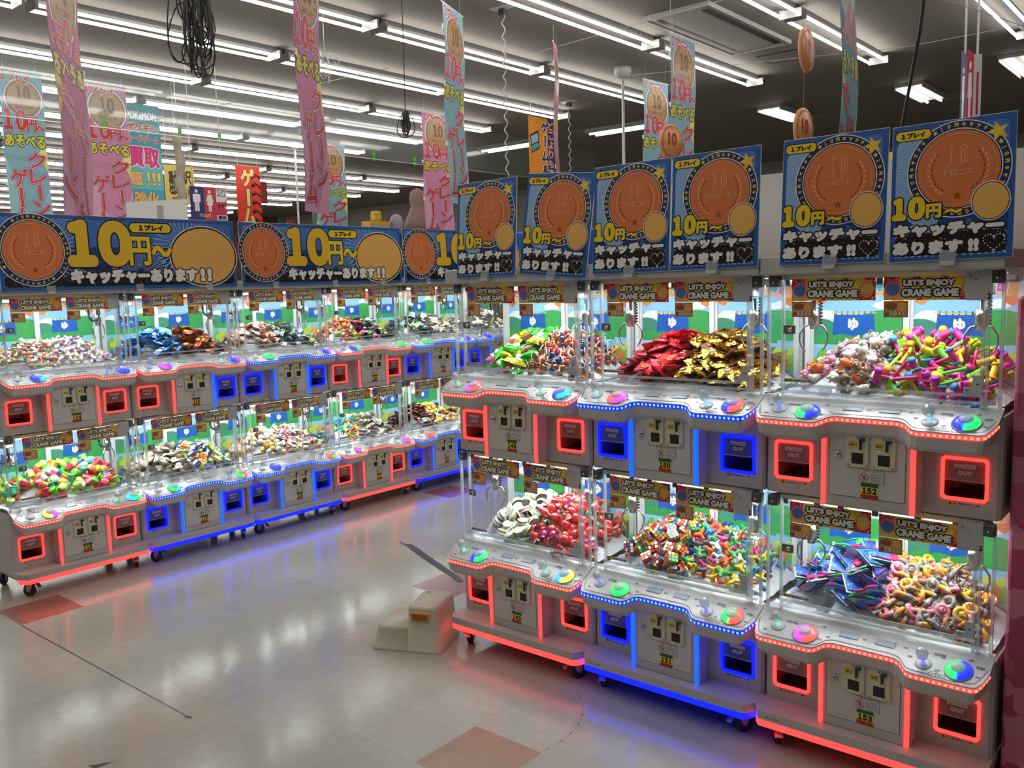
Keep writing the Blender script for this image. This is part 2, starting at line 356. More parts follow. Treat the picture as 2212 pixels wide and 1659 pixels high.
BD = dict(sky=pm('sky', 146, 204, 246), sky2=pm('sky_pale', 196, 226, 250), cloud=pm('cloud', 244, 248, 252), rib=pm('ribbon', 240, 178, 120), rib2=pm('ribbon_dark', 222, 136, 82), hill=pm('hill', 58, 158, 84), hill2=pm('hill_blue', 66, 140, 116),
          bush=pm('bush', 122, 194, 76), bush2=pm('bush_lime', 208, 224, 92), nor=pm('noren', 24, 92, 180), stone=pm('stone', 150, 160, 182), stone2=pm('stone_pale', 190, 196, 208), stone3=pm('stone_dark', 108, 118, 142), water=pm('water', 120, 170, 226))
def backdrop_art():
    a = Art(); w, h = .322, .415
    a.rect(0, w, 0, h, BD['sky'], 0); a.rect(0, w, .19, .27, BD['sky2'], .2)
    for x, y, r in ((.03, .26, .02), (.05, .268, .026), (.08, .262, .02), (.24, .3, .02), (.27, .305, .026), (.02, .38, .03), (.28, .395, .03), (.10, .252, .014)): a.ell(x, y, r*1.4, r*.6, BD['cloud'], .4, 16)
    def hill(cx, y, wd, ht, m, z): a.poly([(min(max(cx+wd*math.cos(PI*i/14), 0), w), y+ht*math.sin(PI*i/14)) for i in range(15)], m, z)
    hill(.26, .17, .16, .115, BD['hill'], .7); hill(.02, .17, .1, .085, BD['hill2'], .6); hill(.12, .16, .13, .05, BD['hill'], .65)
    a.poly([(.0, .335), (.03, .328), (.16, .344), (.29, .328), (w, .34), (w, .372), (.3, .374), (.16, .392), (.02, .374), (0, .37)], BD['rib'], 1.0)
    a.poly([(.006, .31), (.03, .3), (.05, .318), (.045, .338), (.01, .345)], BD['rib2'], .9); a.poly([(.275, .31), (.3, .296), (w, .315), (w, .35), (.28, .345)], BD['rib2'], .9)
    cols = [pm('t_pink', 230, 90, 140), pm('t_blue', 60, 120, 210), pm('t_yellow', 240, 200, 50), pm('t_green', 90, 180, 80), pm('t_orange', 240, 120, 50), pm('t_cyan', 60, 170, 210), pm('t_violet', 196, 96, 180)]
    for i, ch in enumerate('ぐるぐる大帝国'):
        x = .035+i*.036; y = .338+.014*math.sin(PI*i/6); a.text3(ch, x, x+.036, y, y+.038, [(P_WH, .0048), (cols[i], .0016)], 1.4, rot=(.12-.04*i))
    R = random.Random(4)
    for x, y, r, m in ((.02, .10, .04, 'bush'), (.055, .085, .04, 'bush2'), (.075, .12, .03, 'bush2'), (.03, .13, .022, 'bush'), (.24, .09, .04, 'bush2'), (.27, .12, .028, 'bush'), (.30, .09, .045, 'bush'), (.255, .125, .02, 'bush2'), (.30, .13, .02, 'bush2')):
        for k in range(5): a.ell(min(max(x+R.uniform(-.5, .5)*r, r*.55), w-r*.55), y+R.uniform(-.5, .5)*r, r*.55, r*.5, BD[m], 1.4+k*.02, 14)
    a.rect(.07, .225, .272, .276, P_GO, 2.2)
    a.poly([(.078, .274), (.085, .268), (.21, .268), (.217, .274), (.222, .195), (.19, .2), (.145, .193), (.1, .2), (.072, .192)], BD['nor'], 2.0)
    for i in range(7): a.rect(.083+i*.02, .088+i*.02, .268, .28, BD['nor'], 2.1)
    a.text('ゆ', .127, .165, .212, .257, P_WH, 2.4, bold=.003)
    a.rect(0, w, 0, .05, BD['water'], 1.6)
    for i in range(46):
        x = R.uniform(.02, w-.02); y = .03+R.random()*.10*(1-abs(x-.16)/.2); a.ell(x, y, R.uniform(.012, .02), R.uniform(.01, .016), R.choice([BD['stone'], BD['stone2'], BD['stone3'], BD['stone']]), 2.6+i*.01, 12)
    a.ell(.125, .095, .03, .032, P_OC, 3.2); a.ell(.2, .115, .011, .011, pm('rose', 216, 120, 120), 3.2, 12); a.ell(.222, .112, .011, .011, pm('rose', 216, 120, 120), 3.2, 12)
    a.poly([(.25, .1), (.275, .125), (.30, .1), (.294, .1), (.294, .07), (.256, .07), (.256, .1)], pm('hut', 214, 130, 60), 3.2)
    return a
def nobori_art(col, w, h):
    a = Art(); base = {'pink': pm('cloth_pink', 196, 128, 160, .7), 'blue': pm('cloth_blue', 128, 168, 180, .7)}[col]
    lite = {'pink': pm('cloth_pink2', 208, 152, 178, .7), 'blue': pm('cloth_blue2', 150, 184, 194, .7)}[col]
    navy = pm('n_navy', 52, 52, 130); red = pm('n_red', 196, 42, 40); wh = pm('n_white', 212, 206, 208); dk = pm('n_dark', 58, 56, 34); ye = pm('n_yellow', 200, 190, 44)
    U = lambda u: u*w
    V = lambda v: h*(1-v)
    a.rect(0, w, 0, h, base, 0)
    a.poly([(0, V(.5)), (U(.5), V(1)), (0, V(1))], lite, .3); a.poly([(U(1), V(.42)), (U(1), V(.62)), (U(.8), V(.5))], pm('n_pale', 222, 214, 120, .7), .3); a.poly([(U(.55), V(1)), (U(1), V(.7)), (U(1), V(1))], lite, .3)
    a.ell(U(.52), V(.17), U(.47), U(.50), navy, 1); a.ell(U(.52), V(.17), U(.455), U(.485), wh, 1.3); a.ell(U(.52), V(.17), U(.42), U(.45), pm('bronze', 136, 96, 54, .35), 1.6); a.ell(U(.52), V(.17), U(.36), U(.39), pm('bronze2', 160, 120, 72, .35), 1.9)
    a.cells('10', U(.34), U(.70), V(.19), V(.09), [(pm('bronze3', 104, 70, 36), .009)], 2.2); a.text('平成二十年', U(.3), U(.74), V(.235), V(.21), pm('bronze3', 104, 70, 36), 2.2, bold=.001)
    for q in (.6, 1.0, 1.4, 5.0, 5.4): a.ell(U(.52)+U(.3)*math.cos(q-.9), V(.17)+U(.3)*math.sin(q-.9), .014, .007, pm('bronze3', 104, 70, 36), 2.1, 10)
    L = [(navy, .017), (wh, .0115), (red, .006)]
    a.text3('１プレイ', U(.03), U(.74), V(.075), V(.005), [(wh, .009), (red, .004)], 3, rot=-.08)
    a.cells('10', U(-.02), U(.58), V(.375), V(.23), [(navy, .022), (wh, .017), (red, .0115)], 3, gap=.0); a.text3('円', U(.52), U(.83), V(.375), V(.27), L, 3.2); a.text3('〜', U(.78), U(1.), V(.365), V(.32), [(navy, .012), (wh, .009), (red, .004)], 3.2)
    a.text3('あそべる', U(.0), U(1.), V(.475), V(.385), [(dk, .015), (ye, .0055)], 3.3)
    def vt(t, u0, u1, v0, v1):
        n = len(t); k = (v1-v0)/n
        for i, ch in enumerate(t):
            y0 = v0+i*k
            if ch == 'ー':
                xm = U((u0+u1)/2)
                for j, (m, b) in enumerate(L): a.rect(xm-.012-b, xm+.012+b, V(y0+k*.98)-b*.6, V(y0+k*.02)+b*.6, m, 3+j*.25-.02)
            else: a.text3(ch, U(u0), U(u1), V(y0+k*1.05), V(y0-k*.05), L, 3+.01*i)
    vt('クレーン', .5, .98, .495, .9); vt('ゲーム', .06, .52, .60, .97)
    return a
# ---------------------------------------------------------------- one tier of a crane game (local: x right, -y to the player, z up from the underside of its door)
SL = .47                                              # slope of the control panel
EDGE = [(-.3635, .0), (-.352, .035), (-.34, .056), (-.325, .061), (-.16, .061), (-.143, .056), (-.118, .030), (-.10, .0225), (-.085, .021),
        (.085, .021), (.10, .0225), (.118, .030), (.143, .056), (.16, .061), (.325, .061), (.34, .056), (.352, .035), (.3635, .0)]
def pz(f): return .274+(.061-f)*SL
def b_cabinet(b):
    y0 = .068; xs = [-.352, -.3295, -.1985, -.1465, .1465, .1985, .3295, .352]; zs = [0, .050, .183, .31]
    for i in range(7):                                # front wall with the two prize openings
        for k in range(3):
            if i in (1, 5) and k == 1: continue
            if i == 3: continue
            b.add([(xs[i], y0, zs[k]), (xs[i+1], y0, zs[k]), (xs[i+1], y0, zs[k+1]), (xs[i], y0, zs[k+1])], [(0, 1, 2, 3)], WHITE)
    for x0, x1 in ((-.3295, -.1985), (.1985, .3295)):  # the bins behind the openings
        a, c, d, e, g = x0, x1, y0, y0+.16, (.050, .183)
        V = [(a, d, g[0]), (c, d, g[0]), (c, e, g[0]), (a, e, g[0]), (a, d, g[1]), (c, d, g[1]), (c, e, g[1]), (a, e, g[1])]
        b.add(V, [(1, 5, 6, 2), (0, 3, 7, 4), (3, 2, 6, 7), (4, 7, 6, 5)], CAVITY); b.add(V, [(0, 1, 2, 3)], BLACK)
        b.add([(a+.02, d+.02, g[0]+.003), (c-.02, d+.02, g[0]+.003), (c-.02, e-.02, g[0]+.02), (a+.02, e-.02, g[0]+.02)], [(0, 1, 2, 3)], BLACK)
    X = .362; Y = .44
    b.add([(-.352, y0, 0), (-.352, y0, .31), (-X, y0+.012, .31), (-X, y0+.012, 0), (-X, Y, .31), (-X, Y, 0), (X, Y, .31), (X, Y, 0), (X, y0+.012, .31), (X, y0+.012, 0), (.352, y0, .31), (.352, y0, 0)],
          [(0, 1, 2, 3), (3, 2, 4, 5), (5, 4, 6, 7), (7, 6, 8, 9), (9, 8, 10, 11), (0, 3, 5, 7, 9, 11), (1, 10, 8, 6, 4, 2)], WHITE)
    b.rbox(-.1465, .1465, 0, .09, 0, .302, WHITE, .004)
def b_console(b):
    top = [(x, -f, pz(f)) for x, f in EDGE]; n = len(EDGE)
    back = [(.3635, .075, pz(-.075)), (-.3635, .075, pz(-.075))]
    b.add(top+back, [tuple(range(n+2))], CONS)
    def ring(inx, dz): return [(x*inx, -(f-(1-inx)*.25), pz(f)-dz) for x, f in EDGE]
    rings = [top, ring(1, .004), ring(.99, .0045), ring(.99, .0165), ring(.995, .018), ring(.985, .05), ring(.95, .062)]
    for r0, r1 in zip(rings, rings[1:]):
        for i in range(n-1): b.add([r0[i], r1[i], r1[i+1], r0[i+1]], [(0, 1, 2, 3)], WHITE)
    last = rings[-1]
    b.add(last+[(.345, .08, .25), (-.345, .08, .25)], [tuple(range(n+1, -1, -1))], WHITE)
    for s in (-1, 1):                                 # cheeks of the panel
        p = [r[-1] if s > 0 else r[0] for r in rings]+[(s*.345, .08, .25), (s*.3635, .075, pz(-.075))]
        b.add(p, [tuple(range(len(p))) if s < 0 else tuple(range(len(p)-1, -1, -1))], WHITE)
    a = Art(); G = pm('mark_grey', 118, 118, 122)
    for inset in (.011, .014):                        # printed outline, legends and small squares
        pts = [(x*(1-inset*1.6), (.061-f)/math.cos(math.atan(SL))+inset) for x, f in EDGE]; a.line(pts, .0011, pm('mark_dark', 70, 70, 74), .5)
    for x, y in ((-.325, .03), (-.325, .08), (-.235, .085), (-.12, .06), (-.145, .10), (-.01, .085), (.115, .09), (.135, .06), (.22, .03), (.225, .085), (.33, .04), (.30, .10)): a.rect(x, x+.013, y, y+.007, G, .6)
    a.text('MOVE', -.262, -.228, .085, .097, G, .7, bold=.001); a.text('PUSH', -.16, -.128, .04, .052, G, .7, bold=.001); a.text('MOVE', .205, .238, .09, .102, G, .7, bold=.001); a.text('PUSH', .325, .348, .075, .087, G, .7, bold=.001)
    a.text3('Cute2', .205, .285, .006, .028, [(P_BK, .003), (CONS, .0012)], .7, italic=.2)
    L = math.hypot(1, SL); b.art(a, (0, -.061, .2742), (1, 0, 0), (0, 1/L, SL/L), .0004)
def led_path(inx, dz): return [(x*inx, -(f+.001-(1-inx)*.25), pz(f)-dz) for x, f in EDGE]
def b_strip(m):
    def f(b):
        A = led_path(1.0, .0045); B = led_path(1.0, .0165); D = led_path(.985, .0165); E_ = led_path(.985, .0045); n = len(A)
        for i in range(n-1):
            b.add([A[i], B[i], B[i+1], A[i+1]], [(0, 1, 2, 3)], m); b.add([B[i], D[i], D[i+1], B[i+1]], [(0, 1, 2, 3)], m); b.add([E_[i], A[i], A[i+1], E_[i+1]], [(0, 1, 2, 3)], m)
    return f
def b_beads(m):
    def f(b):
        pts = led_path(1.002, .0105); step = .0165; d = .006
        for p, q in zip(pts, pts[1:]):
            p, q = Vector(p), Vector(q); l = (q-p).length; t = (q-p)/l if l else Vector((1, 0, 0)); nrm = Vector((t.y, -t.x, 0)); 
            while d < l:
                c = p+t*d+nrm*.0006
                b.add([c-t*.004-Vector((0, 0, .0036)), c+t*.004-Vector((0, 0, .0036)), c+t*.004+Vector((0, 0, .0036)), c-t*.004+Vector((0, 0, .0036))], [(0, 1, 2, 3)], m); d += step
            d -= l
    return f
def b_frame(m):
    def f(b):
        o = rr(-.0655, .0655, 0, .133, .012); i = rr(-.0565, .0565, .009, .124, .008); n = len(o); y0, y1 = -.006, .004
        vs = [(x, y0, z) for x, z in o]+[(x, y0, z) for x, z in i]+[(x, y1, z) for x, z in o]+[(x, y1, z) for x, z in i]
        fs = []
        for k in range(n):
            j = (k+1) % n; fs += [(k, j, n+j, n+k), (k, 2*n+k, 2*n+j, j), (n+k, n+j, 3*n+j, 3*n+k)]
        b.add(vs, fs, m)
    return f
FLAP_R = glass('flap_red', (.86, .74, .74), .7, milk=.42, body=(.62, .36, .36)); FLAP_B = glass('flap_blue', (.72, .76, .92), .7, milk=.36, body=(.25, .3, .7))
def b_flap(m):
    def f(b):
        b.box(-.056, .056, .0, .003, .062, .124, m); b.box(-.056, .056, -.001, .0035, .0585, .062, RAIL)
    return f
def b_flaptext(b):
    a = Art(); g = pm('flap_letters', 214, 204, 202)
    a.text('PRIZE', -.03, .03, .097, .112, g, 0, bold=.0022); a.text('OUT', -.021, .021, .077, .092, g, 0, bold=.0022); b.art(a, (0, -.0012, 0), (1, 0, 0), (0, 0, 1), .00003)
def b_bar(m):
    def f(b): b.rbox(-.0075, .0075, -.006, .006, 0, .275, m, .003, 1)
    return f
def b_door(b):
    a = Art(); x0, x1, z0, z1 = -.119, .116, .033, .262
    a.rect(x0, x1, z0, z1, DARK, 0); a.rect(x0+.0018, x1-.0018, z0+.0018, z1-.0018, mat('door_white', (.62, .61, .58), .35), .8)
    b.art(a, (0, -.0002, 0), (1, 0, 0), (0, 0, 1), .0008)
def b_lock(b):
    b.lathe([(.0105, 0), (.0105, -.004), (.008, -.0075), (.0, -.0078)], 16, STEEL, ax='y'); b.box(-.001, .001, -.0086, -.007, -.005, .005, BLACK)
def b_coin(b):
    b.rbox(-.034, .034, -.005, 0, -.064, .064, CREAM, .002)
    a = Art()
    a.rect(-.018, .018, -.052, -.018, INK, 1); a.rect(-.0015, .0015, .028, .058, INK, 1)
    a.rrect(-.028, -.002, .0, .017, .001, INK, 1); a.rect(-.027, -.003, .001, .016, P_YE, 1.4); a.text('¥10', -.024, -.006, .004, .013, INK, 1.8, bold=.0006)
    for sx in (-1, 1):
        for sz in (-1, 1): a.ell(sx*.0275, sz*.057, .0035, .0035, STEEL, 1, 10); a.rect(sx*.0275-.003, sx*.0275+.003, sz*.057-.0005, sz*.057+.0005, INK, 1.3)
    b.art(a, (0, -.0051, 0), (1, 0, 0), (0, 0, 1), .0003)
def b_lever(b): b.rbox(.006, .024, -.016, -.005, .022, .031, DARK, .002, 1); b.rbox(.006, .013, -.014, -.005, -.006, .026, DARK, .002, 1)
def b_number(num):
    def f(b):
        b.box(-.0265, .0265, -.0022, -.001, 0, .048, P_WH); a = Art()
        a.rect(-.0265, .0265, 0, .012, pm('plate_red', 190, 42, 34), 0); a.rect(-.0265, .0265, .012, .036, pm('plate_yellow', 238, 214, 56), 0); a.rect(-.0265, .0265, .036, .048, pm('plate_green', 24, 96, 52), 0)
        a.cells(str(num), -.0235, .0235, .0135, .0345, [(INK, .0018)], .5); b.art(a, (0, -.0023, 0), (1, 0, 0), (0, 0, 1), .0003)
    return f
def b_notice(b):
    a = Art(); a.rect(-.039, .039, 0, .042, mat('notice_paper', (.60, .59, .57), .5), 0); r = pm('notice_red', 190, 60, 50); g = pm('notice_grey', 110, 100, 98)
    a.line([(-.0388, .0002), (.0388, .0002), (.0388, .0418), (-.0388, .0418), (-.0388, .0002)], .0008, g, .3)
    a.poly([(-.034, .034), (-.026, .034), (-.03, .0405)], P_YE, .4); a.text('ちゅうい', -.024, .0, .034, .040, r, .4, bold=.0004); a.text('機械のすき', .004, .036, .034, .040, g, .4)
    a.ring(-.022, .016, .0115, .0138, r, .6, 20); a.poly([(-.026, .009), (-.018, .009), (-.016, .016), (-.019, .023), (-.023, .024), (-.027, .018)], g, .5); a.line([(-.031, .025), (-.013, .007)], .002, r, .8)
    for i in range(5): a.rect(-.003, .034-.004*(i % 2), .027-.0055*i, .0285-.0055*i, (r if i == 0 else g), .5)
    b.art(a, (0, -.0012, 0), (1, 0, 0), (0, 0, 1), .0002)
def b_caution(b):
    a = Art(); a.rect(-.047, .047, 0, .0125, mat('notice_paper', (.60, .59, .57), .5), 0); a.rect(-.046, -.018, .0008, .0117, pm('caution_yellow', 200, 180, 60), .4)
    a.poly([(-.043, .002), (-.033, .002), (-.038, .0105)], INK, .8); a.text('注意', -.031, -.02, .0025, .010, INK, .8)
    a.text('景品の取り出しにご注意', -.015, .045, .0025, .009, INK, .4, bold=.0003); b.art(a, (0, 0, 0), (1, 0, 0), (0, 0, 1), .0002)
def b_stick_base(b): b.lathe([(.024, 0), (.024, .002), (.02, .004), (.0, .004)], 20, glass('clear_disc', (.9, .92, .95), 1., .05, milk=.5))
def stick_glow(c): return mat('stick_glow_'+c, (.7, .7, .8), .3, emit=.9, ecol={'v': (.16, .14, 1.), 'c': (.2, .75, .9), 'g': (.15, .8, .45), 'w': (.6, .6, .7)}[c])
def b_stick(c):
    def f(b):
        b.lathe([(.0075, .003), (.006, .012), (.0065, .026)], 10, stick_glow(c))
    return f
def b_knob(b):
    bm = bmesh.new(); bmesh.ops.create_icosphere(bm, subdivisions=2, radius=.0185)
    for v in bm.verts: v.co.z *= 1.12 if v.co.z > 0 else 1.3
    bm.verts.index_update(); b.add([(v.co.x, v.co.y, v.co.z+.045) for v in bm.verts], [[v.index for v in q.verts] for q in bm.faces], CRYSTAL); bm.free()
BC = {'g': (.0, .75, .10), 'b': (.0, .015, 1.), 'c': (.0, .45, 1.), 'p': (.75, .04, .8), 'r': (1., .07, .05), 'y': (.8, .7, .05), 'v': (.25, .02, 1.)}
def b_button(c1, c2):
    def f(b): b.lathe([(.039, 0), (.0385, .006), (.034, .012), (.025, .0165), (.02, .017)], 28, two_tone('ring_'+c1+c2, BC[c1], BC[c2], 1.9), cap=False)
    return f
def b_cap(b): b.lathe([(.0215, .0165), (.02, .022), (.013, .026), (.0, .0275)], 20, glass('button_cap', (.8, .84, .9), 1.4, .06, milk=.5))
def b_rim(b): b.lathe([(.041, .0), (.041, .003), (.037, .0055)], 28, mat('chrome_plastic', (.75, .75, .78), .15, .6), cap=False)
def b_lcd(b): b.box(-.03, .03, -.013, .013, -.001, .0012, mat('lcd_bezel', (.30, .31, .32), .3)); b.add([(-.026, -.0105, .0016), (.026, -.0105, .0016), (.026, .0105, .0016), (-.026, .0105, .0016)], [(0, 1, 2, 3)], mat('lcd', (.22, .29, .36), .2, emit=.12, ecol=(.5, .7, .9)))
def b_front_glass(b): b.box(-.353, .353, .068, .0715, .333, .738, GLASS)
def b_slide(b): b.box(-.303, -.01, .0615, .0645, .35, .73, GLASS); b.box(-.015, .307, .0555, .0585, .35, .73, GLASS)
def b_side_glass(b): b.box(-.0018, .0018, .073, .425, .333, .738, GLASS)
def b_rail_v(b): b.box(-.004, .004, .058, .072, .333, .74, RAIL)
def b_rail_h(b): b.box(-.34, .34, .055, .068, .346, .354, RAIL); b.box(-.31, .31, .052, .058, .368, .377, RAIL)
def b_post(b): b.box(-.015, .015, .40, .425, .312, .74, mat('post_white', (.78, .80, .82), .4)); b.box(-.015, .004, .392, .40, .312, .74, mat('post_white', (.78, .80, .82), .4))
def b_board(b): b.box(0, .322, 0, .004, 0, .415, PAPER); b.art(cached('backdrop_art', backdrop_art), (0, -.0003, 0), (1, 0, 0), (0, 0, 1), .0003)
def b_hinge(b): b.rbox(-.018, .018, .05, .085, .70, .738, mat('hinge_grey', (.10, .10, .105), .45), .006); b.lathe([(.004, 0), (.004, -.003)], 10, STEEL, (0, .05, .716), 'y')
def b_plate(b):
    b.box(-.028, .04, .048, .052, .652, .736, mat('plate_grey', (.50, .50, .50), .45)); a = Art(); a.text('2', .03, .04, .655, .672, INK, 0, bold=.0012)
    a.rect(-.02, -.012, .72, .722, INK, 0); a.rect(-.005, .003, .712, .714, INK, 0); b.art(a, (0, .0478, 0), (1, 0, 0), (0, 0, 1))
def b_latch(b): b.box(.0, .026, .049, .0545, .378, .432, mat('plate_grey', (.50, .50, .50), .45)); b.box(-.024, .0, .049, .0545, .378, .396, mat('plate_grey', (.50, .50, .50), .45)); b.box(.01, .018, .0485, .049, .405, .408, INK); b.box(-.018, -.01, .0485, .049, .386, .389, INK)
def b_doorlock(b): b.box(-.024, .016, .050, .054, .545, .573, mat('lock_plate', (.22, .22, .22), .35, .4)); b.lathe([(.0085, .05), (.0085, .046), (.0, .0455)], 14, STEEL, (0, 0, .558), 'y')
def b_gantry(b):
    for y in (.13, .36): b.box(-.33, .33, y-.008, y+.008, .706, .722, mat('rail_grey', (.16, .16, .165), .4))
    for x in (-.24, -.05, .07, .2): b.box(x-.012, x+.012, .115, .375, .722, .732, DARK)
    for x in (-.3, -.19, -.11, .0, .13, .24): b.box(x-.01, x+.01, .085, .115, .705, .735, DARK)
def b_lamp(b): b.box(-.335, .335, .20, .245, .729, .738, mat('lamp_case', (.7, .7, .7), .5)); b.add([(-.33, .205, .7285), (-.33, .24, .7285), (.33, .24, .7285), (.33, .205, .7285)], [(0, 1, 2, 3)], LAMPM)
def b_lamp_front(b): b.box(-.335, .335, .084, .118, .722, .738, mat('lamp_case', (.7, .7, .7), .5)); b.add([(-.33, .09, .7215), (-.33, .114, .7215), (.33, .114, .7215), (.33, .09, .7215)], [(0, 1, 2, 3)], LAMPM)
def b_carriage(b): b.rbox(-.03, .03, -.03, .03, .665, .706, mat('carriage_grey', (.35, .35, .36), .4), .003); b.box(-.02, .02, -.031, -.03, .67, .69, PAPER)
def b_claw_body(b): b.lathe([(.006, .66), (.006, .62), (.017, .62), (.019, .6), (.019, .575), (.013, .57), (.013, .555), (.0, .555)], 14, STEEL)
def b_prong(b):
    b.tube([(.008, 0, .572), (.03, 0, .565), (.045, 0, .54), (.046, 0, .515), (.036, 0, .492), (.026, 0, .478)], [.0036, .004, .0036, .003, .003, .002], STEEL, 6)
def b_cord(b):
    b.tube([(.018+.006*math.cos(i*.9), .012+.006*math.sin(i*.9), .665-.0016*i) for i in range(60)], .0028, DARK, 4)
def b_loop(b):
    b.tube([(-.03+.03*math.cos(PI+PI*i/10)-.0, -.02, .62+.035*math.sin(PI+PI*i/10)) for i in range(11)]+[(0, -.02, .66)], .0062, DARK, 6); b.tube([(-.06, -.02, .62), (-.06, -.018, .69)], .0062, DARK, 6)
def b_chute(b):
    m = glass('chute_acrylic', (.86, .88, .93), .8, .05, milk=.15)
    for x in (-.062, .062): b.box(x-.0015, x+.0015, .078, .19, .312, .362, m)
    b.box(-.0605, .0605, .1885, .1915, .312, .362, m); b.box(-.06, .06, .078, .188, .312, .314, mat('chute_dark', (.16, .155, .17), .4))
def b_marquee(b): b.rbox(-.363, .363, .012, .45, .742, .80, mat('marquee_grey', (.50, .49, .47), .45, noise=.03), .004)
def b_base(b):
    b.prism([(-.365, .45), (-.365, .0), (-.352, -.028), (-.335, -.0485), (.335, -.0485), (.352, -.028), (.365, .0), (.365, .45)], -.030, 0, WHITE)
    b.prism([(-.35, .45), (-.35, .01), (-.322, -.03), (.322, -.03), (.35, .01), (.35, .45)], -.05, -.030, mat('base_under', (.3, .3, .3), .6))
def b_skirt(m):
    def f(b):
        P = [(-.3645, .02), (-.3645, .0), (-.3515, -.0285), (-.334, -.0485), (.334, -.0485), (.3515, -.0285), (.3645, .0), (.3645, .02)]
        Q = [(x*.985, y+.006) for x, y in P]
        for i in range(len(P)-1):
            (a, c), (d, e), (g, h), (k, l) = P[i], P[i+1], Q[i+1], Q[i]
            b.add([(a, c, -.030), (a, c, -.054), (d, e, -.054), (d, e, -.030)], [(0, 1, 2, 3)], m); b.add([(a, c, -.054), (k, l, -.056), (g, h, -.056), (d, e, -.054)], [(0, 1, 2, 3)], m)
    return f
def b_bracket(b):
    for s in (-1, 1): b.add([(s*.014, -.02, -.05), (s*.014, .022, -.05), (s*.014, .03, -.105), (s*.014, .006, -.112), (s*.0125, -.02, -.05), (s*.0125, .022, -.05), (s*.0125, .03, -.105), (s*.0125, .006, -.112)], [(0, 1, 2, 3), (7, 6, 5, 4), (0, 4, 5, 1), (1, 5, 6, 2), (2, 6, 7, 3), (3, 7, 4, 0)], GREY)
    b.box(-.018, .018, -.024, .026, -.055, -.049, GREY)
def b_wheel(b): b.lathe([(.012, -.011), (.032, -.011), (.0345, -.008), (.0345, .008), (.032, .011), (.012, .011)], 20, DARK, (0, .018, -.1075), 'x'); b.lathe([(.012, -.0118), (.012, .0118)], 12, GREY, (0, .018, -.1075), 'x')
def b_pedal(b): b.add([(-.012, -.02, -.058), (.012, -.02, -.058), (.014, -.05, -.088), (-.014, -.05, -.088), (-.012, -.02, -.062), (.012, -.02, -.062), (.014, -.05, -.092), (-.014, -.05, -.092)], [(0, 1, 2, 3), (7, 6, 5, 4), (3, 2, 6, 7), (0, 3, 7, 4), (1, 5, 6, 2), (0, 4, 5, 1)], STEEL)
def bed_height(x, y, top):
    """fluff under the heap"""
    if -.32 < x < -.165 and y < .20: return .318
    return .336+max(0., heap(x, y)*top-.03)
def heap(x, y):
    """shape of the heap over the whole tier, 0..1"""
    v = min(max((y-.09)/.20, 0), 1); v = v*v*(3-2*v)
    l = math.exp(-((x+.11)/.17)**2)*.9+math.exp(-((x-.15)/.17)**2)*1.0
    return min(1., l*(.25+.75*v))
def b_bed(top):
    def f(b):
        nx, ny = 34, 16; R = random.Random(5); vs = []; fs = []
        for j in range(ny+1):
            for i in range(nx+1):
                x = -.352+.704*i/nx; y = .076+.314*j/ny; vs.append((x, y, bed_height(x, y, top)+R.uniform(-.004, .004)))
        for j in range(ny):
            for i in range(nx): k = j*(nx+1)+i; fs.append((k, k+1, k+nx+2, k+nx+1))
        o = len(vs); vs += [(-.352+.704*i/nx, .0745, .312) for i in range(nx+1)]
        for i in range(nx): fs.append((o+i, o+i+1, i+1, i))
        b.add(vs, fs, FLUFF, True)
    return f
TSL = math.atan(SL)
def on_panel(x, f, up=0.): return (x, -f, pz(f)+up)
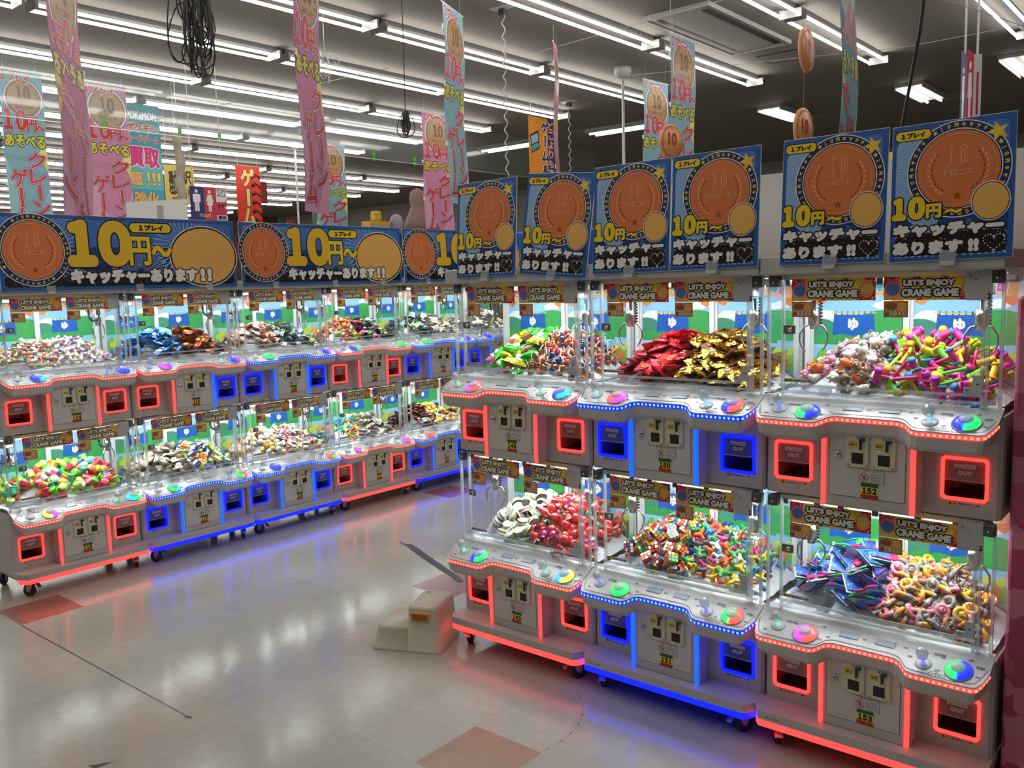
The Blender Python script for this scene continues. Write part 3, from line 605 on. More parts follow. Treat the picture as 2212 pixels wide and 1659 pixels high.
def make_tier(num, label, loc, rz, led, wl, wr, sl, sr, buttons, sticks, prices, lower, claws, top=.15, inv=None, cat='crane game'):
    """led/wl/wr/sl/sr: colours of the panel strip, the prize windows and the door bars"""
    t = thing('crane_game', label, cat, loc, rz, 'two tier crane game cabinets')
    part('cabinet', 'cabinet', b_cabinet, t)
    part('console', 'control_panel', b_console, t)
    strip = part('strip'+led, 'light_strip', b_strip(LED[led][0]), t); part('beads'+led, 'light_bead', b_beads(LED[led][1]), strip)
    for x, c in ((-.264, wl), (.264, wr)):
        fr = part('frame'+c, 'prize_window', b_frame(LED[c][0]), t, (x, .068, .050)); part('flap'+c, 'flap', b_flap(FLAP_R if c == 'r' else FLAP_B), fr); part('flaptext', 'lettering', b_flaptext, fr)
        part('caution', 'caution_sticker', b_caution, t, (x, .0675, .034))
    for x, c in ((-.1365, sl), (.1365, sr)): part('bar'+c, 'light_bar', b_bar(LED[c][2]), t, (x, 0, 0))
    d = part('door', 'door', b_door, t); part('lock', 'lock', b_lock, d, (-.09, -.0016, .168)); part('num'+str(num), 'number_plate', b_number(num), d, (.009, 0, .036)); part('notice', 'notice', b_notice, d, (.014, -.001, .086))
    for x in (-.028, .052):
        c = part('coin', 'coin_slot', b_coin, t, (x, -.0018, .196)); part('lever', 'lever', b_lever, c)
    for x, s in ((-.283, sticks[0]), (.185, sticks[1])):
        j = part('stickbase', 'joystick', b_stick_base, t, on_panel(x, .005 if x < 0 else .018), (TSL, 0, 0)); part('stick'+s, 'shaft', b_stick(s), j); part('knob', 'knob', b_knob, j)
    for x, (c1, c2) in ((-.185, buttons[0]), (.283, buttons[1])):
        j = part('button'+c1+c2, 'button', b_button(c1, c2), t, on_panel(x, .014), (TSL, 0, 0)); part('cap', 'button_cap', b_cap, j); part('rim', 'button_rim', b_rim, j)
    for x in (-.053, .06): part('lcd', 'display', b_lcd, t, on_panel(x, -.022, .0012), (TSL, 0, 0))
    part('frontglass', 'front_glass', b_front_glass, t); part('slide', 'sliding_glass', b_slide, t)
    for x in (-.3585, .3585): part('sideglass', 'side_glass', b_side_glass, t, (x, 0, 0))
    for x in (-.352, -.303, .303, .316, .352): part('railv', 'glass_edge', b_rail_v, t, (x, 0, 0))
    part('railh', 'glass_rail', b_rail_h, t)
    for x in (-.344, .0, .344): part('post', 'back_post', b_post, t, (x, 0, 0))
    for x in (-.334, .012): part('board', 'backdrop_panel', b_board, t, (x, .405, .325))
    for x in (-.332, .337): part('hinge', 'hinge', b_hinge, t, (x, 0, 0))
    part('plate', 'bracket_plate', b_plate, t, (.283, 0, 0)); part('latch', 'latch', b_latch, t, (.281, 0, 0)); part('doorlock', 'glass_lock', b_doorlock, t, (-.272, 0, 0))
    part('gantry', 'gantry', b_gantry, t); part('lamp', 'lamp', b_lamp, t); part('lampf', 'lamp', b_lamp_front, t)
    for x, y, r in claws:
        c = part('carriage', 'claw', b_carriage, t, (x, y, 0)); part('clawbody', 'claw_motor', b_claw_body, c)
        for q in (0, PI): part('prong', 'prong', b_prong, c, (0, 0, 0), (0, 0, r+q))
        part('loop' if inv else 'cord', 'cord', b_loop if inv else b_cord, c)
    part('chute', 'prize_chute', b_chute, t, (-.245, 0, 0))
    part('bed%.2f' % top, 'fluff_bed', b_bed(top), t)
    for x, p in ((-.268, prices[0]), (.024, prices[1])):
        part('enjoy', 'banner_sticker', lambda b: b.art(cached('enjoy_art', enjoy_art), (0, 0, 0), (1, 0, 0), (0, 0, 1), .00025), t, (x, .0505, .654))
        part('price%d' % p, 'price_sticker', lambda b: b.art(price_art(p), (0, 0, 0), (1, 0, 0), (0, 0, 1), .0002), t, (x+.001, .0505, .601))
    part('cautiong', 'caution_sticker', b_caution, t, (-.25, .0605, .383))
    if lower:
        base = part('base', 'base', b_base, t)
        if num in (151, 153):
            s_ = '人-145' if num == 151 else '人-146'
            def mark(b): a = Art(); a.text(s_, 0, .05, 0, .011, pm('mark_grey', 118, 118, 122), 0, bold=.0004); b.art(a, (-.31, -.0486, -.022), (1, 0, 0), (0, 0, 1))
            part('mark'+s_, 'marking', mark, base)
        part('skirt'+led, 'base_light', b_skirt(LED[led][0]), t)
        for x, y, q in ((-.294, .021, .5), (.294, .021, -.45), (-.30, .38, 2.4), (.30, .38, .3)):
            c = part('bracket', 'caster', b_bracket, t, (x, y, 0), (0, 0, q)); part('wheel', 'wheel', b_wheel, c); part('pedal', 'brake_pedal', b_pedal, c)
    else: part('marquee', 'marquee', b_marquee, t)
    return t
# ---------------------------------------------------------------- prizes
def toy(name, rgb, rough=.45, coat=0.): return mat('toy_'+name, s2l(*rgb), rough, coat=coat)
def foil(name, rgb, rough=.22, metal=.75): return mat('foil_'+name, s2l(*rgb), rough, metal, bump=.35, bscale=55)
def clear(name, rgb, a=.55):
    return mat('gloss_'+name, s2l(*rgb), .12, 0, coat=.6, spec=.8)
def p_packet(face, back, l, w, t, art=None):
    def f(b):
        R = random.Random(int(l*1e4)); nx, ny = 9, 6
        for s, m in ((1, face), (-1, back)):
            vs = []; fs = []
            for j in range(ny+1):
                for i in range(nx+1):
                    u = i/nx; v = j/ny; th = t*min(1, 2.6*min(u, 1-u)+.0)*(1-(2*v-1)**4)*(.8+.4*R.random())
                    if i in (0, nx): th = .0
                    pin = 1-.10*math.sin(PI*u); vs.append(((u-.5)*l, (v-.5)*w*pin, s*(th+.0004)+(.0016*(j % 2) if i in (0, nx) else 0)))
            for j in range(ny):
                for i in range(nx): k = j*(nx+1)+i; q = (k, k+1, k+nx+2, k+nx+1); fs.append(q if s > 0 else q[::-1])
            b.add(vs, fs, m, False)
        if art: art(b, l, w, t)
    return f
def art_label(m1, m2):
    def f(b, l, w, t):
        for s in (1, -1):
            a = Art(); a.ell(0, 0, l*.22, w*.2, m1, 0, 14); a.rect(-l*.12, l*.12, -w*.05, w*.06, m2, .5)
            b.art(a, (0, 0, s*(t*1.16)), (s, 0, 0), (0, 1, 0), .0004)
    return f
def p_candy(m, m2, r, l=2.0):
    def f(b):
        b.ball((0, 0, 0), r, m, 10, 6, (1.15, 1, 1))
        for s in (-1, 1):
            pr = [(r*.22, r*.95), (r*.55, r*1.35), (r*.85, r*l)]; n = 10; vs = []; fs = []
            for k, (q, x) in enumerate(pr):
                for i in range(n): a = 2*PI*i/n; e = 1+(.35 if i % 2 else -.25)*(k/2); vs.append((s*x, q*e*math.cos(a), q*e*.55*math.sin(a)))
            for k in range(2):
                for i in range(n): fs.append((k*n+i, k*n+(i+1) % n, (k+1)*n+(i+1) % n, (k+1)*n+i))
            b.add(vs, fs, m2, False)
    return f
def p_lolly(m, r):
    def f(b):
        b.ball((0, 0, 0), r, m, 10, 6); st = toy('stick_white', (235, 235, 232)); b.tube([(0, 0, r*.8), (0, 0, r*3.6)], r*.14, st, 6); b.lathe([(r*.28, r*.7), (r*.75, r*1.15)], 8, m, cap=False)
    return f
def p_animal(m, m2, r):
    def f(b):
        b.ball((0, 0, 0), r, m, 10, 7, (1.15, .9, .85)); b.ball((r*.75, 0, r*.6), r*.68, m, 10, 7, (.95, 1.05, .95))
        for s in (-1, 1):
            b.ball((r*.65, s*r*.48, r*1.22), r*.24, m, 7, 5); b.ball((r*1.36, s*r*.24, r*.72), r*.07, INK, 6, 4)
            for x in (-.6, .55): b.ball((x*r, s*r*.45, -r*.7), r*.32, m, 7, 5)
        b.ball((r*1.35, 0, r*.5), r*.2, m2, 8, 5, (.7, 1, .8)); b.ball((-r*1.15, 0, r*.2), r*.2, m2, 6, 4)
    return f
def p_hammer(h, head, cap, L):
    def f(b):
        pr = [(.0, -L*.62), (L*.055, -L*.6)]
        for i in range(10): x = -L*.58+i*L*.09; pr += [(L*.075, x), (L*.058, x+L*.045)]
        pr += [(L*.07, L*.36)]; b.lathe(pr, 9, h, ax='x')
        pr = []
        for i in range(7): y = -L*.26+i*L*.087; pr += [(L*.15, y), (L*.125, y+L*.04)]
        b.lathe(pr, 12, head, (L*.44, 0, 0), 'z'); b.lathe([(.0, -L*.36), (L*.17, -L*.35), (L*.17, -L*.24)], 12, cap, (L*.44, 0, 0), 'z'); b.lathe([(L*.17, L*.24), (L*.17, L*.35), (.0, L*.36)], 12, cap, (L*.44, 0, 0), 'z')
    return f
def p_tin(m, lid, r):
    def f(b):
        h = r*.36; b.lathe([(r*.94, -h), (r*.96, h*.7)], 20, m); b.lathe([(r, h*.35), (r, h), (r*.9, h*1.08), (.0, h*1.08)], 20, lid)
        a = Art(); a.ring(0, 0, r*.55, r*.62, m, 0, 18); a.rect(-r*.3, r*.3, -r*.06, r*.06, m, 0); b.art(a, (0, 0, h*1.09), (1, 0, 0), (0, 1, 0))
        b.lathe([(r, -h*1.0), (r, -h*.5)], 20, lid); b.lathe([(.0, -h*1.02), (r, -h*1.02)], 20, lid)
    return f
CUBC = [toy('cube_white', (235, 235, 230), .3), toy('cube_yellow', (232, 206, 30), .3), toy('cube_red', (206, 32, 34), .3), toy('cube_orange', (240, 112, 28), .3), toy('cube_blue', (24, 66, 178), .3), toy('cube_green', (44, 168, 70), .3)]
def p_cube(seed, a_):
    def f(b):
        R = random.Random(seed); b.rbox(-a_, a_, -a_, a_, -a_, a_, BLACK, a_*.08, 1)
        for fi, (N, U, V) in enumerate((((0, 0, 1), (1, 0, 0), (0, 1, 0)), ((0, 0, -1), (0, 1, 0), (1, 0, 0)), ((1, 0, 0), (0, 1, 0), (0, 0, 1)), ((-1, 0, 0), (0, 0, 1), (0, 1, 0)), ((0, 1, 0), (0, 0, 1), (1, 0, 0)), ((0, -1, 0), (1, 0, 0), (0, 0, 1)))):
            a = Art(); k = a_*2/3
            for i in range(3):
                for j in range(3): m = CUBC[fi] if R.random() < .35 else R.choice(CUBC); a.rrect(-a_+i*k+k*.09, -a_+(i+1)*k-k*.09, -a_+j*k+k*.09, -a_+(j+1)*k-k*.09, k*.12, m, 0, 2)
            b.art(a, Vector(N)*a_, U, V)
    return f
def p_jack(m, r):
    def f(b):
        b.ball((0, 0, 0), r*.55, m, 9, 6)
        for d in ((1, 0, -.35), (-.5, .87, -.35), (-.5, -.87, -.35), (0, 0, 1)):
            d = Vector(d).normalized(); b.tube([d*r*.2, d*r*.6, d*r*1.05, d*r*1.25], [r*.42, r*.34, r*.3, r*.2], m, 8); b.ball(d*r*1.08, r*.31, m, 8, 5)
    return f
def p_ring(m, m2, r):
    def f(b):
        n, k = 20, 8
        for i in range(n):
            vs = []
            for q in (i, i+1):
                A = 2*PI*q/n
                for j in range(k): B = 2*PI*j/k; rad = r*(.72+.30*math.cos(B)); vs.append((rad*math.cos(A), rad*math.sin(A), r*.30*math.sin(B)))
            b.add(vs, [(j, (j+1) % k, k+(j+1) % k, k+j) for j in range(k)], m2 if (i % 10) in (0, 1) else m, True)
        b.ball((0, 0, r*.12), r*.42, m, 9, 6); b.ball((r*.2, 0, r*.5), r*.36, m, 9, 6)
        for s in (-1, 1): b.ball((r*.1, s*r*.26, r*.84), r*.13, m, 6, 4); b.ball((r*.53, s*r*.13, r*.56), r*.04, INK, 5, 3)
        b.ball((r*.55, 0, r*.43), r*.12, m2, 7, 4)
    return f
def p_glasses(c):
    """toy sunglasses in a clear bag with a printed blue card"""
    card = toy('card_blue', (36, 110, 215), .3); fr = toy('frame_'+c, {'pink': (244, 40, 120), 'green': (70, 210, 90)}[c], .3); bag = mat('clear_film', (.55, .62, .68), .12, 0, spec=1., coat=1., bump=.3, bscale=50)
    def f(b):
        p_packet(bag, bag, .115, .075, .007)(b); b.rbox(-.05, .02, -.03, .03, -.0085, -.0055, card, .001, 1)
        b.rbox(-.052, .018, -.03, .032, .0055, .0085, card, .001, 1)
        for s in (-1, 1): b.lathe([(.013, .009), (.0155, .011), (.013, .013)], 12, fr, (.032, s*.017, 0)); b.tube([(.04, s*.03, .011), (.0, s*.035, .012), (-.035, s*.028, .011)], .0022, fr, 5)
        a = Art(); a.dots(12, -.05, .016, -.028, .03, .003, [P_WH, P_PINK, P_YE], 0, 4); b.art(a, (0, 0, .0086), (1, 0, 0), (0, 1, 0))
    return f
def p_cup(m, lid, r):
    def f(b):
        b.lathe([(.0, -r), (r*.72, -r), (r*.92, r*.6), (r*.95, r*.62)], 12, m, smooth=False); b.lathe([(r*1.04, r*.6), (r*1.04, r*.82), (r*.9, r*.95), (.0, r*.95)], 12, lid)
    return f
def p_tube(m, cap, l, r):
    def f(b): b.lathe([(.0, -l), (r, -l*.98), (r, l*.6)], 10, m, ax='x'); b.lathe([(r*1.05, l*.6), (r*1.05, l*.98), (.0, l)], 10, cap, ax='x'); b.lathe([(r*1.01, -l*.5), (r*1.01, l*.2)], 10, P_WH, ax='x', cap=False)
    return f
def p_box(m, m2, x, y, z):
    def f(b):
        b.rbox(-x, x, -y, y, -z, z, m, .0012, 1)
        for s in (1, -1): a = Art(); a.rect(-x*.8, x*.8, -y*.3, y*.75, m2, 0); a.rect(-x*.6, x*.5, -y*.75, -y*.45, INK, 0); b.art(a, (0, 0, s*z), (s, 0, 0), (0, 1, 0)); a2 = Art(); a2.rect(-x*.7, x*.7, -z*.5, z*.5, m2, 0); b.art(a2, (0, -s*y, 0), (s, 0, 0), (0, 0, 1))
    return f
def p_ball(m, m2, r):
    def f(b):
        b.ball((0, 0, 0), r, m, 11, 7, (1, 1, .95))
        for s in (-1, 1): b.ball((r*.2, s*r*.6, r*.75), r*.26, m2, 7, 4); b.ball((r*.9, s*r*.32, r*.2), r*.08, INK, 5, 3)
        b.ball((r*.95, 0, -.05*r), r*.14, m2, 6, 4)
    return f
def p_lizard(m, r):
    def f(b):
        b.tube([(-2.1*r, .5*r, 0), (-1.4*r, .1*r, 0), (-.7*r, -.1*r, .05*r), (0, .05*r, .1*r), (.7*r, .1*r, .1*r), (1.3*r, -.05*r, .1*r), (1.7*r, -.1*r, .1*r)], [r*.06, r*.18, r*.32, r*.42, r*.36, r*.42, r*.12], m, 8)
        for x in (-.3, .7):
            for s in (-1, 1): b.tube([(x*r, 0, 0), (x*r+.3*r, s*.6*r, -.05*r), (x*r+.1*r, s*.95*r, -.2*r)], [r*.17, r*.13, r*.12], m, 6)
        for s in (-1, 1): b.ball((1.35*r, s*.22*r, .42*r), r*.12, INK, 5, 4)
    return f
def p_chick(m, m2, r):
    def f(b):
        b.ball((0, 0, 0), r, m, 10, 6, (1.1, .95, .9)); b.ball((r*.55, 0, r*.75), r*.62, m, 9, 6); b.ball((r*1.2, 0, r*.7), r*.2, m2, 7, 4, (1.2, 1, .6)); b.ball((-r*1.05, 0, r*.4), r*.25, m, 6, 4)
        for s in (-1, 1): b.ball((r*1.0, s*r*.28, r*.95), r*.08, INK, 5, 3); b.ball((-.1*r, s*r*.8, r*.1), r*.4, m, 7, 4, (1.2, .5, .7))
    return f
def p_spool(m, r):
    def f(b): b.lathe([(.0, -r), (r*.95, -r), (r*.95, -r*.8), (r*.5, -r*.6), (r*.5, r*.6), (r*.95, r*.8), (r*.95, r), (.0, r)], 12, m, smooth=False)
    return f
# heaps: half of a tier -> list of (key, builder, colour word, noun, object name, bounding radius, lying flat?)
def K(key, fn, col, noun, name, r, flat=False, w=1): return [(key, fn, col, noun, name, r, flat)]*w
T = toy
HEAPS = {
 'jelly': K('jg', p_packet(clear('green', (70, 220, 70)), clear('green', (70, 220, 70)), .075, .05, .014, art_label(P_WH, P_WH)), 'green', 'jelly pouch', 'jelly_pouch', .023, w=4)+K('jy', p_packet(clear('yellow', (244, 226, 40)), clear('yellow', (244, 226, 40)), .075, .05, .014, art_label(P_WH, P_WH)), 'yellow', 'jelly pouch', 'jelly_pouch', .023, w=4)+K('jp', p_packet(clear('pinkj', (240, 120, 140)), clear('pinkj', (240, 120, 140)), .07, .05, .014, art_label(P_WH, P_WH)), 'pink', 'jelly pouch', 'jelly_pouch', .023),
 'lolly': K('lb', p_lolly(clear('cola', (150, 84, 34)), .0145), 'brown', 'lollipop with a white stick', 'lollipop', .019, w=4)+K('ln', p_lolly(clear('navy', (34, 60, 120)), .0145), 'dark blue', 'lollipop with a white stick', 'lollipop', .019, w=2)+K('lo', p_lolly(clear('amber', (226, 120, 40)), .0145), 'orange', 'lollipop with a white stick', 'lollipop', .019, w=2)+K('lr', p_lolly(clear('lred', (190, 34, 40)), .0145), 'red', 'lollipop with a white stick', 'lollipop', .019),
 'redpack': K('rp', p_packet(foil('red', (214, 24, 50), .25, .45), foil('red', (214, 24, 50), .25, .45), .08, .056, .010, art_label(foil('flame', (226, 92, 40), .3, .4), P_BK)), 'red', 'foil snack packet', 'foil_snack_packet', .023, w=5)+K('rp2', p_packet(foil('wine', (120, 14, 30), .25, .5), foil('wine', (120, 14, 30), .25, .5), .076, .054, .010, art_label(P_WH, P_RED)), 'dark red', 'foil snack packet', 'foil_snack_packet', .023),
 'goldpack': K('gp', p_packet(foil('gold', (216, 172, 66), .2, .85), foil('gold', (216, 172, 66), .2, .85), .07, .055, .010, art_label(foil('brown', (84, 44, 22), .3, .4), P_YE)), 'gold', 'foil snack packet', 'foil_snack_packet', .022, w=4)+K('gp2', p_packet(foil('brown', (84, 44, 22), .3, .4), foil('gold', (216, 172, 66), .2, .85), .068, .055, .009, art_label(P_RED, P_YE)), 'brown and gold', 'foil snack packet', 'foil_snack_packet', .022, w=2),
 'animal': K('aw', p_animal(T('white', (240, 238, 232)), T('pinkish', (232, 170, 180)), .0185), 'white', 'squishy animal toy', 'squishy_animal', .0235, w=5)+K('ag', p_animal(T('grey', (118, 114, 112)), T('white', (240, 238, 232)), .0185), 'grey', 'squishy animal toy', 'squishy_animal', .0235, w=4)+K('ab', p_animal(T('taupe', (142, 112, 84)), T('white', (240, 238, 232)), .0185), 'brown', 'squishy animal toy', 'squishy_animal', .0235, w=3)+K('ap', p_animal(T('pigpink', (240, 166, 190)), T('pink2', (220, 110, 150)), .0185), 'pink', 'squishy animal toy', 'squishy_animal', .0235, w=3)+K('ao', p_animal(T('orange', (238, 116, 52)), T('white', (240, 238, 232)), .0185), 'orange', 'squishy animal toy', 'squishy_animal', .0235, w=2),
 'hammer': sum([K('h'+a+c, p_hammer(T('h'+a, A_), T('h'+a, A_), T('h'+c, B_), .078), n, 'toy squeaky hammer', 'toy_hammer', .022, w=k) for a, A_, c, B_, n, k in (('p', (246, 52, 150), 'u', (60, 130, 200), 'pink and blue', 2), ('p', (246, 52, 150), 'v', (190, 50, 190), 'pink', 3), ('y', (240, 216, 40), 'o', (246, 170, 40), 'yellow', 2), ('g', (120, 226, 60), 'y', (240, 216, 40), 'green', 2), ('u', (40, 110, 200), 'p', (246, 52, 150), 'blue', 1))], []),
 'tin': K('tw', p_tin(T('tin_green', (170, 196, 120), .3), T('tin_white', (232, 236, 226), .2), .0275), 'white and green', 'round candy tin', 'candy_tin', .024, w=4)+K('tp', p_tin(T('tin_pink', (222, 150, 150), .3), T('tin_white', (232, 236, 226), .2), .0275), 'white and pink', 'round candy tin', 'candy_tin', .024, w=2)+K('ty', p_tin(T('tin_gold', (206, 186, 104), .3), T('tin_white', (232, 236, 226), .2), .0275), 'white and gold', 'round candy tin', 'candy_tin', .024, w=2),
 'redcandy': K('rc', p_candy(clear('rcandy', (222, 40, 46)), foil('rstripe', (236, 150, 150), .2, .3), .022, 2.2), 'red', 'wrapped ball candy', 'wrapped_candy', .024, w=6)+K('rg', p_candy(clear('gcandy', (30, 160, 110)), foil('rstripe', (236, 150, 150), .2, .3), .02, 2.2), 'green', 'wrapped ball candy', 'wrapped_candy', .024)+K('rpk', p_candy(clear('mcandy', (196, 40, 130)), foil('rstripe', (236, 150, 150), .2, .3), .02, 2.2), 'magenta', 'wrapped ball candy', 'wrapped_candy', .024),
 'cube': sum([K('cu%d' % i, p_cube(i, .0205), 'mixed colour', 'puzzle cube', 'puzzle_cube', .0235) for i in range(6)], []),
 'jack': sum([K('jk'+n, p_jack(T('j'+n, c, .6), .0195), n, 'three armed squishy figure', 'squishy_figure', .021, w=k) for n, c, k in (('orange', (240, 104, 36), 3), ('white', (236, 232, 224), 2), ('blue', (40, 150, 210), 3), ('grey', (74, 76, 84), 2), ('pink', (240, 66, 140), 2), ('green', (60, 170, 84), 2), ('yellow', (240, 200, 40), 2), ('indigo', (52, 56, 150), 1))], []),
 'glasses': K('gl_p', p_glasses('pink'), 'clear', 'bag of pink toy sunglasses', 'sunglasses_bag', .027)+K('gl_g', p_glasses('green'), 'clear', 'bag of green toy sunglasses', 'sunglasses_bag', .027),
 'ring': sum([K('rg_'+n.replace(' ', ''), p_ring(T('r'+n, c), T('rw'+n, d), .0245), n, 'squishy animal in a swim ring', 'swim_ring_animal', .0195, w=k) for n, c, d, k in (('grey', (138, 132, 122), (230, 190, 220), 4), ('orange', (236, 164, 60), (240, 236, 226), 4), ('pink', (240, 150, 170), (232, 120, 150), 3), ('brown', (170, 128, 88), (240, 236, 226), 3), ('yellow', (246, 206, 70), (240, 236, 226), 1))], []),
 'sweets': sum([K('sw'+n.replace(' ', ''), p_candy(clear('s'+n, c), clear('sc'+n, (236, 226, 214)), .0135, 2.4), n, 'tiny wrapped sweet', 'wrapped_sweet', .0165, w=k) for n, c, k in (('cream', (240, 224, 190), 4), ('orange', (240, 150, 70), 2), ('pink', (240, 140, 160), 2), ('pale green', (190, 220, 120), 2))], []),
 'sticks': K('st1', p_tube(clear('stpink', (226, 170, 190)), T('st_w', (236, 230, 230)), .036, .0085), 'pink', 'tube of sweets', 'sweet_tube', .0185, w=3)+K('st2', p_tube(clear('stwhite', (232, 226, 220)), T('st_p', (150, 80, 170)), .036, .0085), 'white', 'tube of sweets', 'sweet_tube', .0185, w=3)+K('st3', p_tube(clear('styel', (226, 200, 120)), T('st_w', (236, 230, 230)), .036, .0085), 'yellow', 'tube of sweets', 'sweet_tube', .0185),
 'bluepack': K('bp', p_packet(foil('sky', (80, 170, 236), .25, .35), foil('sky', (80, 170, 236), .25, .35), .09, .05, .006, art_label(P_WH, P_RED)), 'light blue', 'snack packet', 'snack_packet', .022, w=4)+K('bp2', p_packet(foil('royal', (30, 80, 170), .25, .4), foil('sky', (80, 170, 236), .25, .35), .088, .05, .006, art_label(P_YE, P_WH)), 'dark blue', 'snack packet', 'snack_packet', .022, w=2),
 'brownpack': K('bk', p_packet(foil('choco', (132, 56, 40), .28, .4), foil('choco', (132, 56, 40), .28, .4), .08, .05, .007, art_label(P_YE, P_RED)), 'brown', 'snack packet', 'snack_packet', .022, w=3)+K('bk2', p_packet(foil('rust', (196, 74, 54), .28, .4), foil('choco', (132, 56, 40), .28, .4), .08, .05, .007, art_label(P_OC, P_WH)), 'rust red', 'snack packet', 'snack_packet', .022, w=2),
 'whitepack': K('wp', p_packet(clear('milk', (236, 224, 216)), clear('milk', (236, 224, 216)), .07, .048, .011, art_label(P_PINK, P_WH)), 'white', 'biscuit packet', 'biscuit_packet', .0235, w=3)+K('wp2', p_packet(clear('bisc', (200, 130, 90)), clear('bisc', (200, 130, 90)), .066, .046, .011, art_label(P_WH, P_RED)), 'brown', 'biscuit packet', 'biscuit_packet', .0235, w=2),
 'silverpack': K('sp', p_packet(foil('teal', (90, 176, 190), .18, .8), foil('silver', (200, 206, 210), .15, .9), .075, .048, .008, art_label(P_YE, P_BLUE)), 'silver and teal', 'foil packet', 'foil_packet', .022, w=2)+K('sp2', p_packet(foil('silver', (200, 206, 210), .15, .9), foil('silver', (200, 206, 210), .15, .9), .075, .048, .008, art_label(P_BLUE, P_WH)), 'silver', 'foil packet', 'foil_packet', .022, w=2)+K('sp3', p_packet(foil('lime', (190, 206, 70), .25, .5), foil('silver', (200, 206, 210), .15, .9), .072, .048, .008, art_label(P_WH, P_BK)), 'lime', 'foil packet', 'foil_packet', .022),
 'orangecandy': K('oc', p_candy(clear('ocandy', (236, 110, 46)), foil('owrap', (244, 180, 130), .2, .2), .0155, 2.4), 'orange', 'wrapped candy', 'wrapped_candy', .020, w=6)+K('og', p_candy(clear('glime', (150, 220, 80)), foil('gwrap', (226, 236, 180), .2, .2), .0155, 2.4), 'lime', 'wrapped candy', 'wrapped_candy', .020, w=2),
 'darkpack': K('dk', p_packet(foil('forest', (30, 84, 50), .25, .5), foil('forest', (30, 84, 50), .25, .5), .08, .05, .008, art_label(P_WH, P_RED)), 'dark green', 'candy packet', 'candy_packet', .023, w=2)+K('dk2', p_packet(foil('magenta', (190, 40, 130), .2, .8), foil('magenta', (190, 40, 130), .2, .8), .076, .05, .008), 'magenta', 'candy packet', 'candy_packet', .023)+K('rp2', p_packet(foil('wine', (120, 14, 30), .25, .5), foil('wine', (120, 14, 30), .25, .5), .076, .054, .010, art_label(P_WH, P_RED)), 'dark red', 'candy packet', 'candy_packet', .023),
 'clearpack': K('cl', p_packet(foil('bag_silver', (206, 212, 220), .15, .6), clear('milk', (236, 224, 216)), .075, .05, .01, art_label(P_OC, P_WH)), 'clear', 'sweet bag', 'sweet_bag', .0235, w=2)+K('cl2', p_packet(clear('straw', (226, 206, 140)), foil('bag_silver', (206, 212, 220), .15, .6), .072, .05, .01, art_label(P_WH, P_YE)), 'straw coloured', 'sweet bag', 'sweet_bag', .0235),
 'neon': sum([K('nc'+n, p_cup(clear('n'+n, c), clear('nl'+n, c), .0225), n, 'neon slime tub', 'slime_tub', .0255, w=k) for n, c, k in (('pink', (255, 64, 96), 3), ('green', (110, 240, 60), 3), ('yellow', (244, 240, 70), 3), ('orange', (255, 130, 50), 2), ('turquoise', (40, 190, 150), 2), ('blue', (60, 110, 200), 1), ('clear', (226, 232, 214), 2), ('lime', (200, 250, 110), 3))], []),
 'pouch': K('po', p_packet(clear('pouch', (206, 192, 166)), clear('pouch', (206, 192, 166)), .08, .05, .012, art_label(P_WH, T('bean', (120, 80, 50)))), 'clear beige', 'bean pouch', 'snack_pouch', .024, w=2)+K('po2', p_packet(foil('bag_silver', (206, 212, 220), .15, .6), clear('pouch', (206, 192, 166)), .076, .05, .012, art_label(T('bean', (120, 80, 50)), P_YE)), 'silver', 'bean pouch', 'snack_pouch', .024),
 'carton': K('ca', p_box(T('c_green', (166, 196, 60)), P_WH, .026, .016, .013), 'green', 'small candy carton', 'candy_carton', .0225, w=3)+K('cb', p_box(T('c_blue', (44, 70, 170)), P_WH, .026, .016, .013), 'blue', 'small candy carton', 'candy_carton', .0225, w=3)+K('cy', p_box(T('c_yellow', (226, 196, 80)), P_RED, .026, .016, .013), 'yellow', 'small candy carton', 'candy_carton', .0225),
 'balls': sum([K('ba'+n, p_ball(T('b'+n, c, .55), T('be'+n, d), .0205), n, 'round squishy animal', 'squishy_ball', .0225, w=k) for n, c, d, k in (('pink', (240, 196, 196), (226, 140, 150), 3), ('cream', (240, 226, 190), (226, 180, 110), 3), ('brown', (176, 124, 76), (230, 200, 160), 2), ('yellow', (240, 206, 90), (230, 150, 60), 2), ('white', (236, 236, 234), (150, 150, 150), 3))], []),
 'whitebox': K('wb', p_box(T('w_box', (236, 232, 226)), P_RED, .027, .019, .009), 'white and red', 'small candy box', 'candy_box', .0225, w=4)+K('wb2', p_box(T('w_box', (236, 232, 226)), P_OC, .027, .019, .009), 'white and brown', 'small candy box', 'candy_box', .0225, w=2)+K('wb3', p_box(T('w_box', (236, 232, 226)), P_BLUE, .027, .019, .009), 'white and blue', 'small candy box', 'candy_box', .0225),
 'lizard': sum([K('lz'+n, p_lizard(T('z'+n, c), .0205), n, 'rubber lizard', 'rubber_lizard', .0195, w=k) for n, c, k in (('green', (40, 200, 60), 4), ('red', (226, 52, 36), 4), ('blue', (30, 92, 200), 4), ('yellow', (240, 206, 40), 2), ('orange', (240, 126, 36), 2), ('turquoise', (40, 190, 190), 2))], []),
 'wine': K('wi', p_packet(foil('maroon', (92, 26, 30), .22, .6), foil('maroon', (92, 26, 30), .22, .6), .08, .046, .008, art_label(P_GO, P_WH)), 'maroon', 'foil packet', 'foil_packet', .022, w=4)+K('wi2', p_packet(foil('slate', (60, 66, 84), .22, .6), foil('maroon', (92, 26, 30), .22, .6), .08, .046, .008, art_label(P_WH, P_RED)), 'slate', 'foil packet', 'foil_packet', .022),
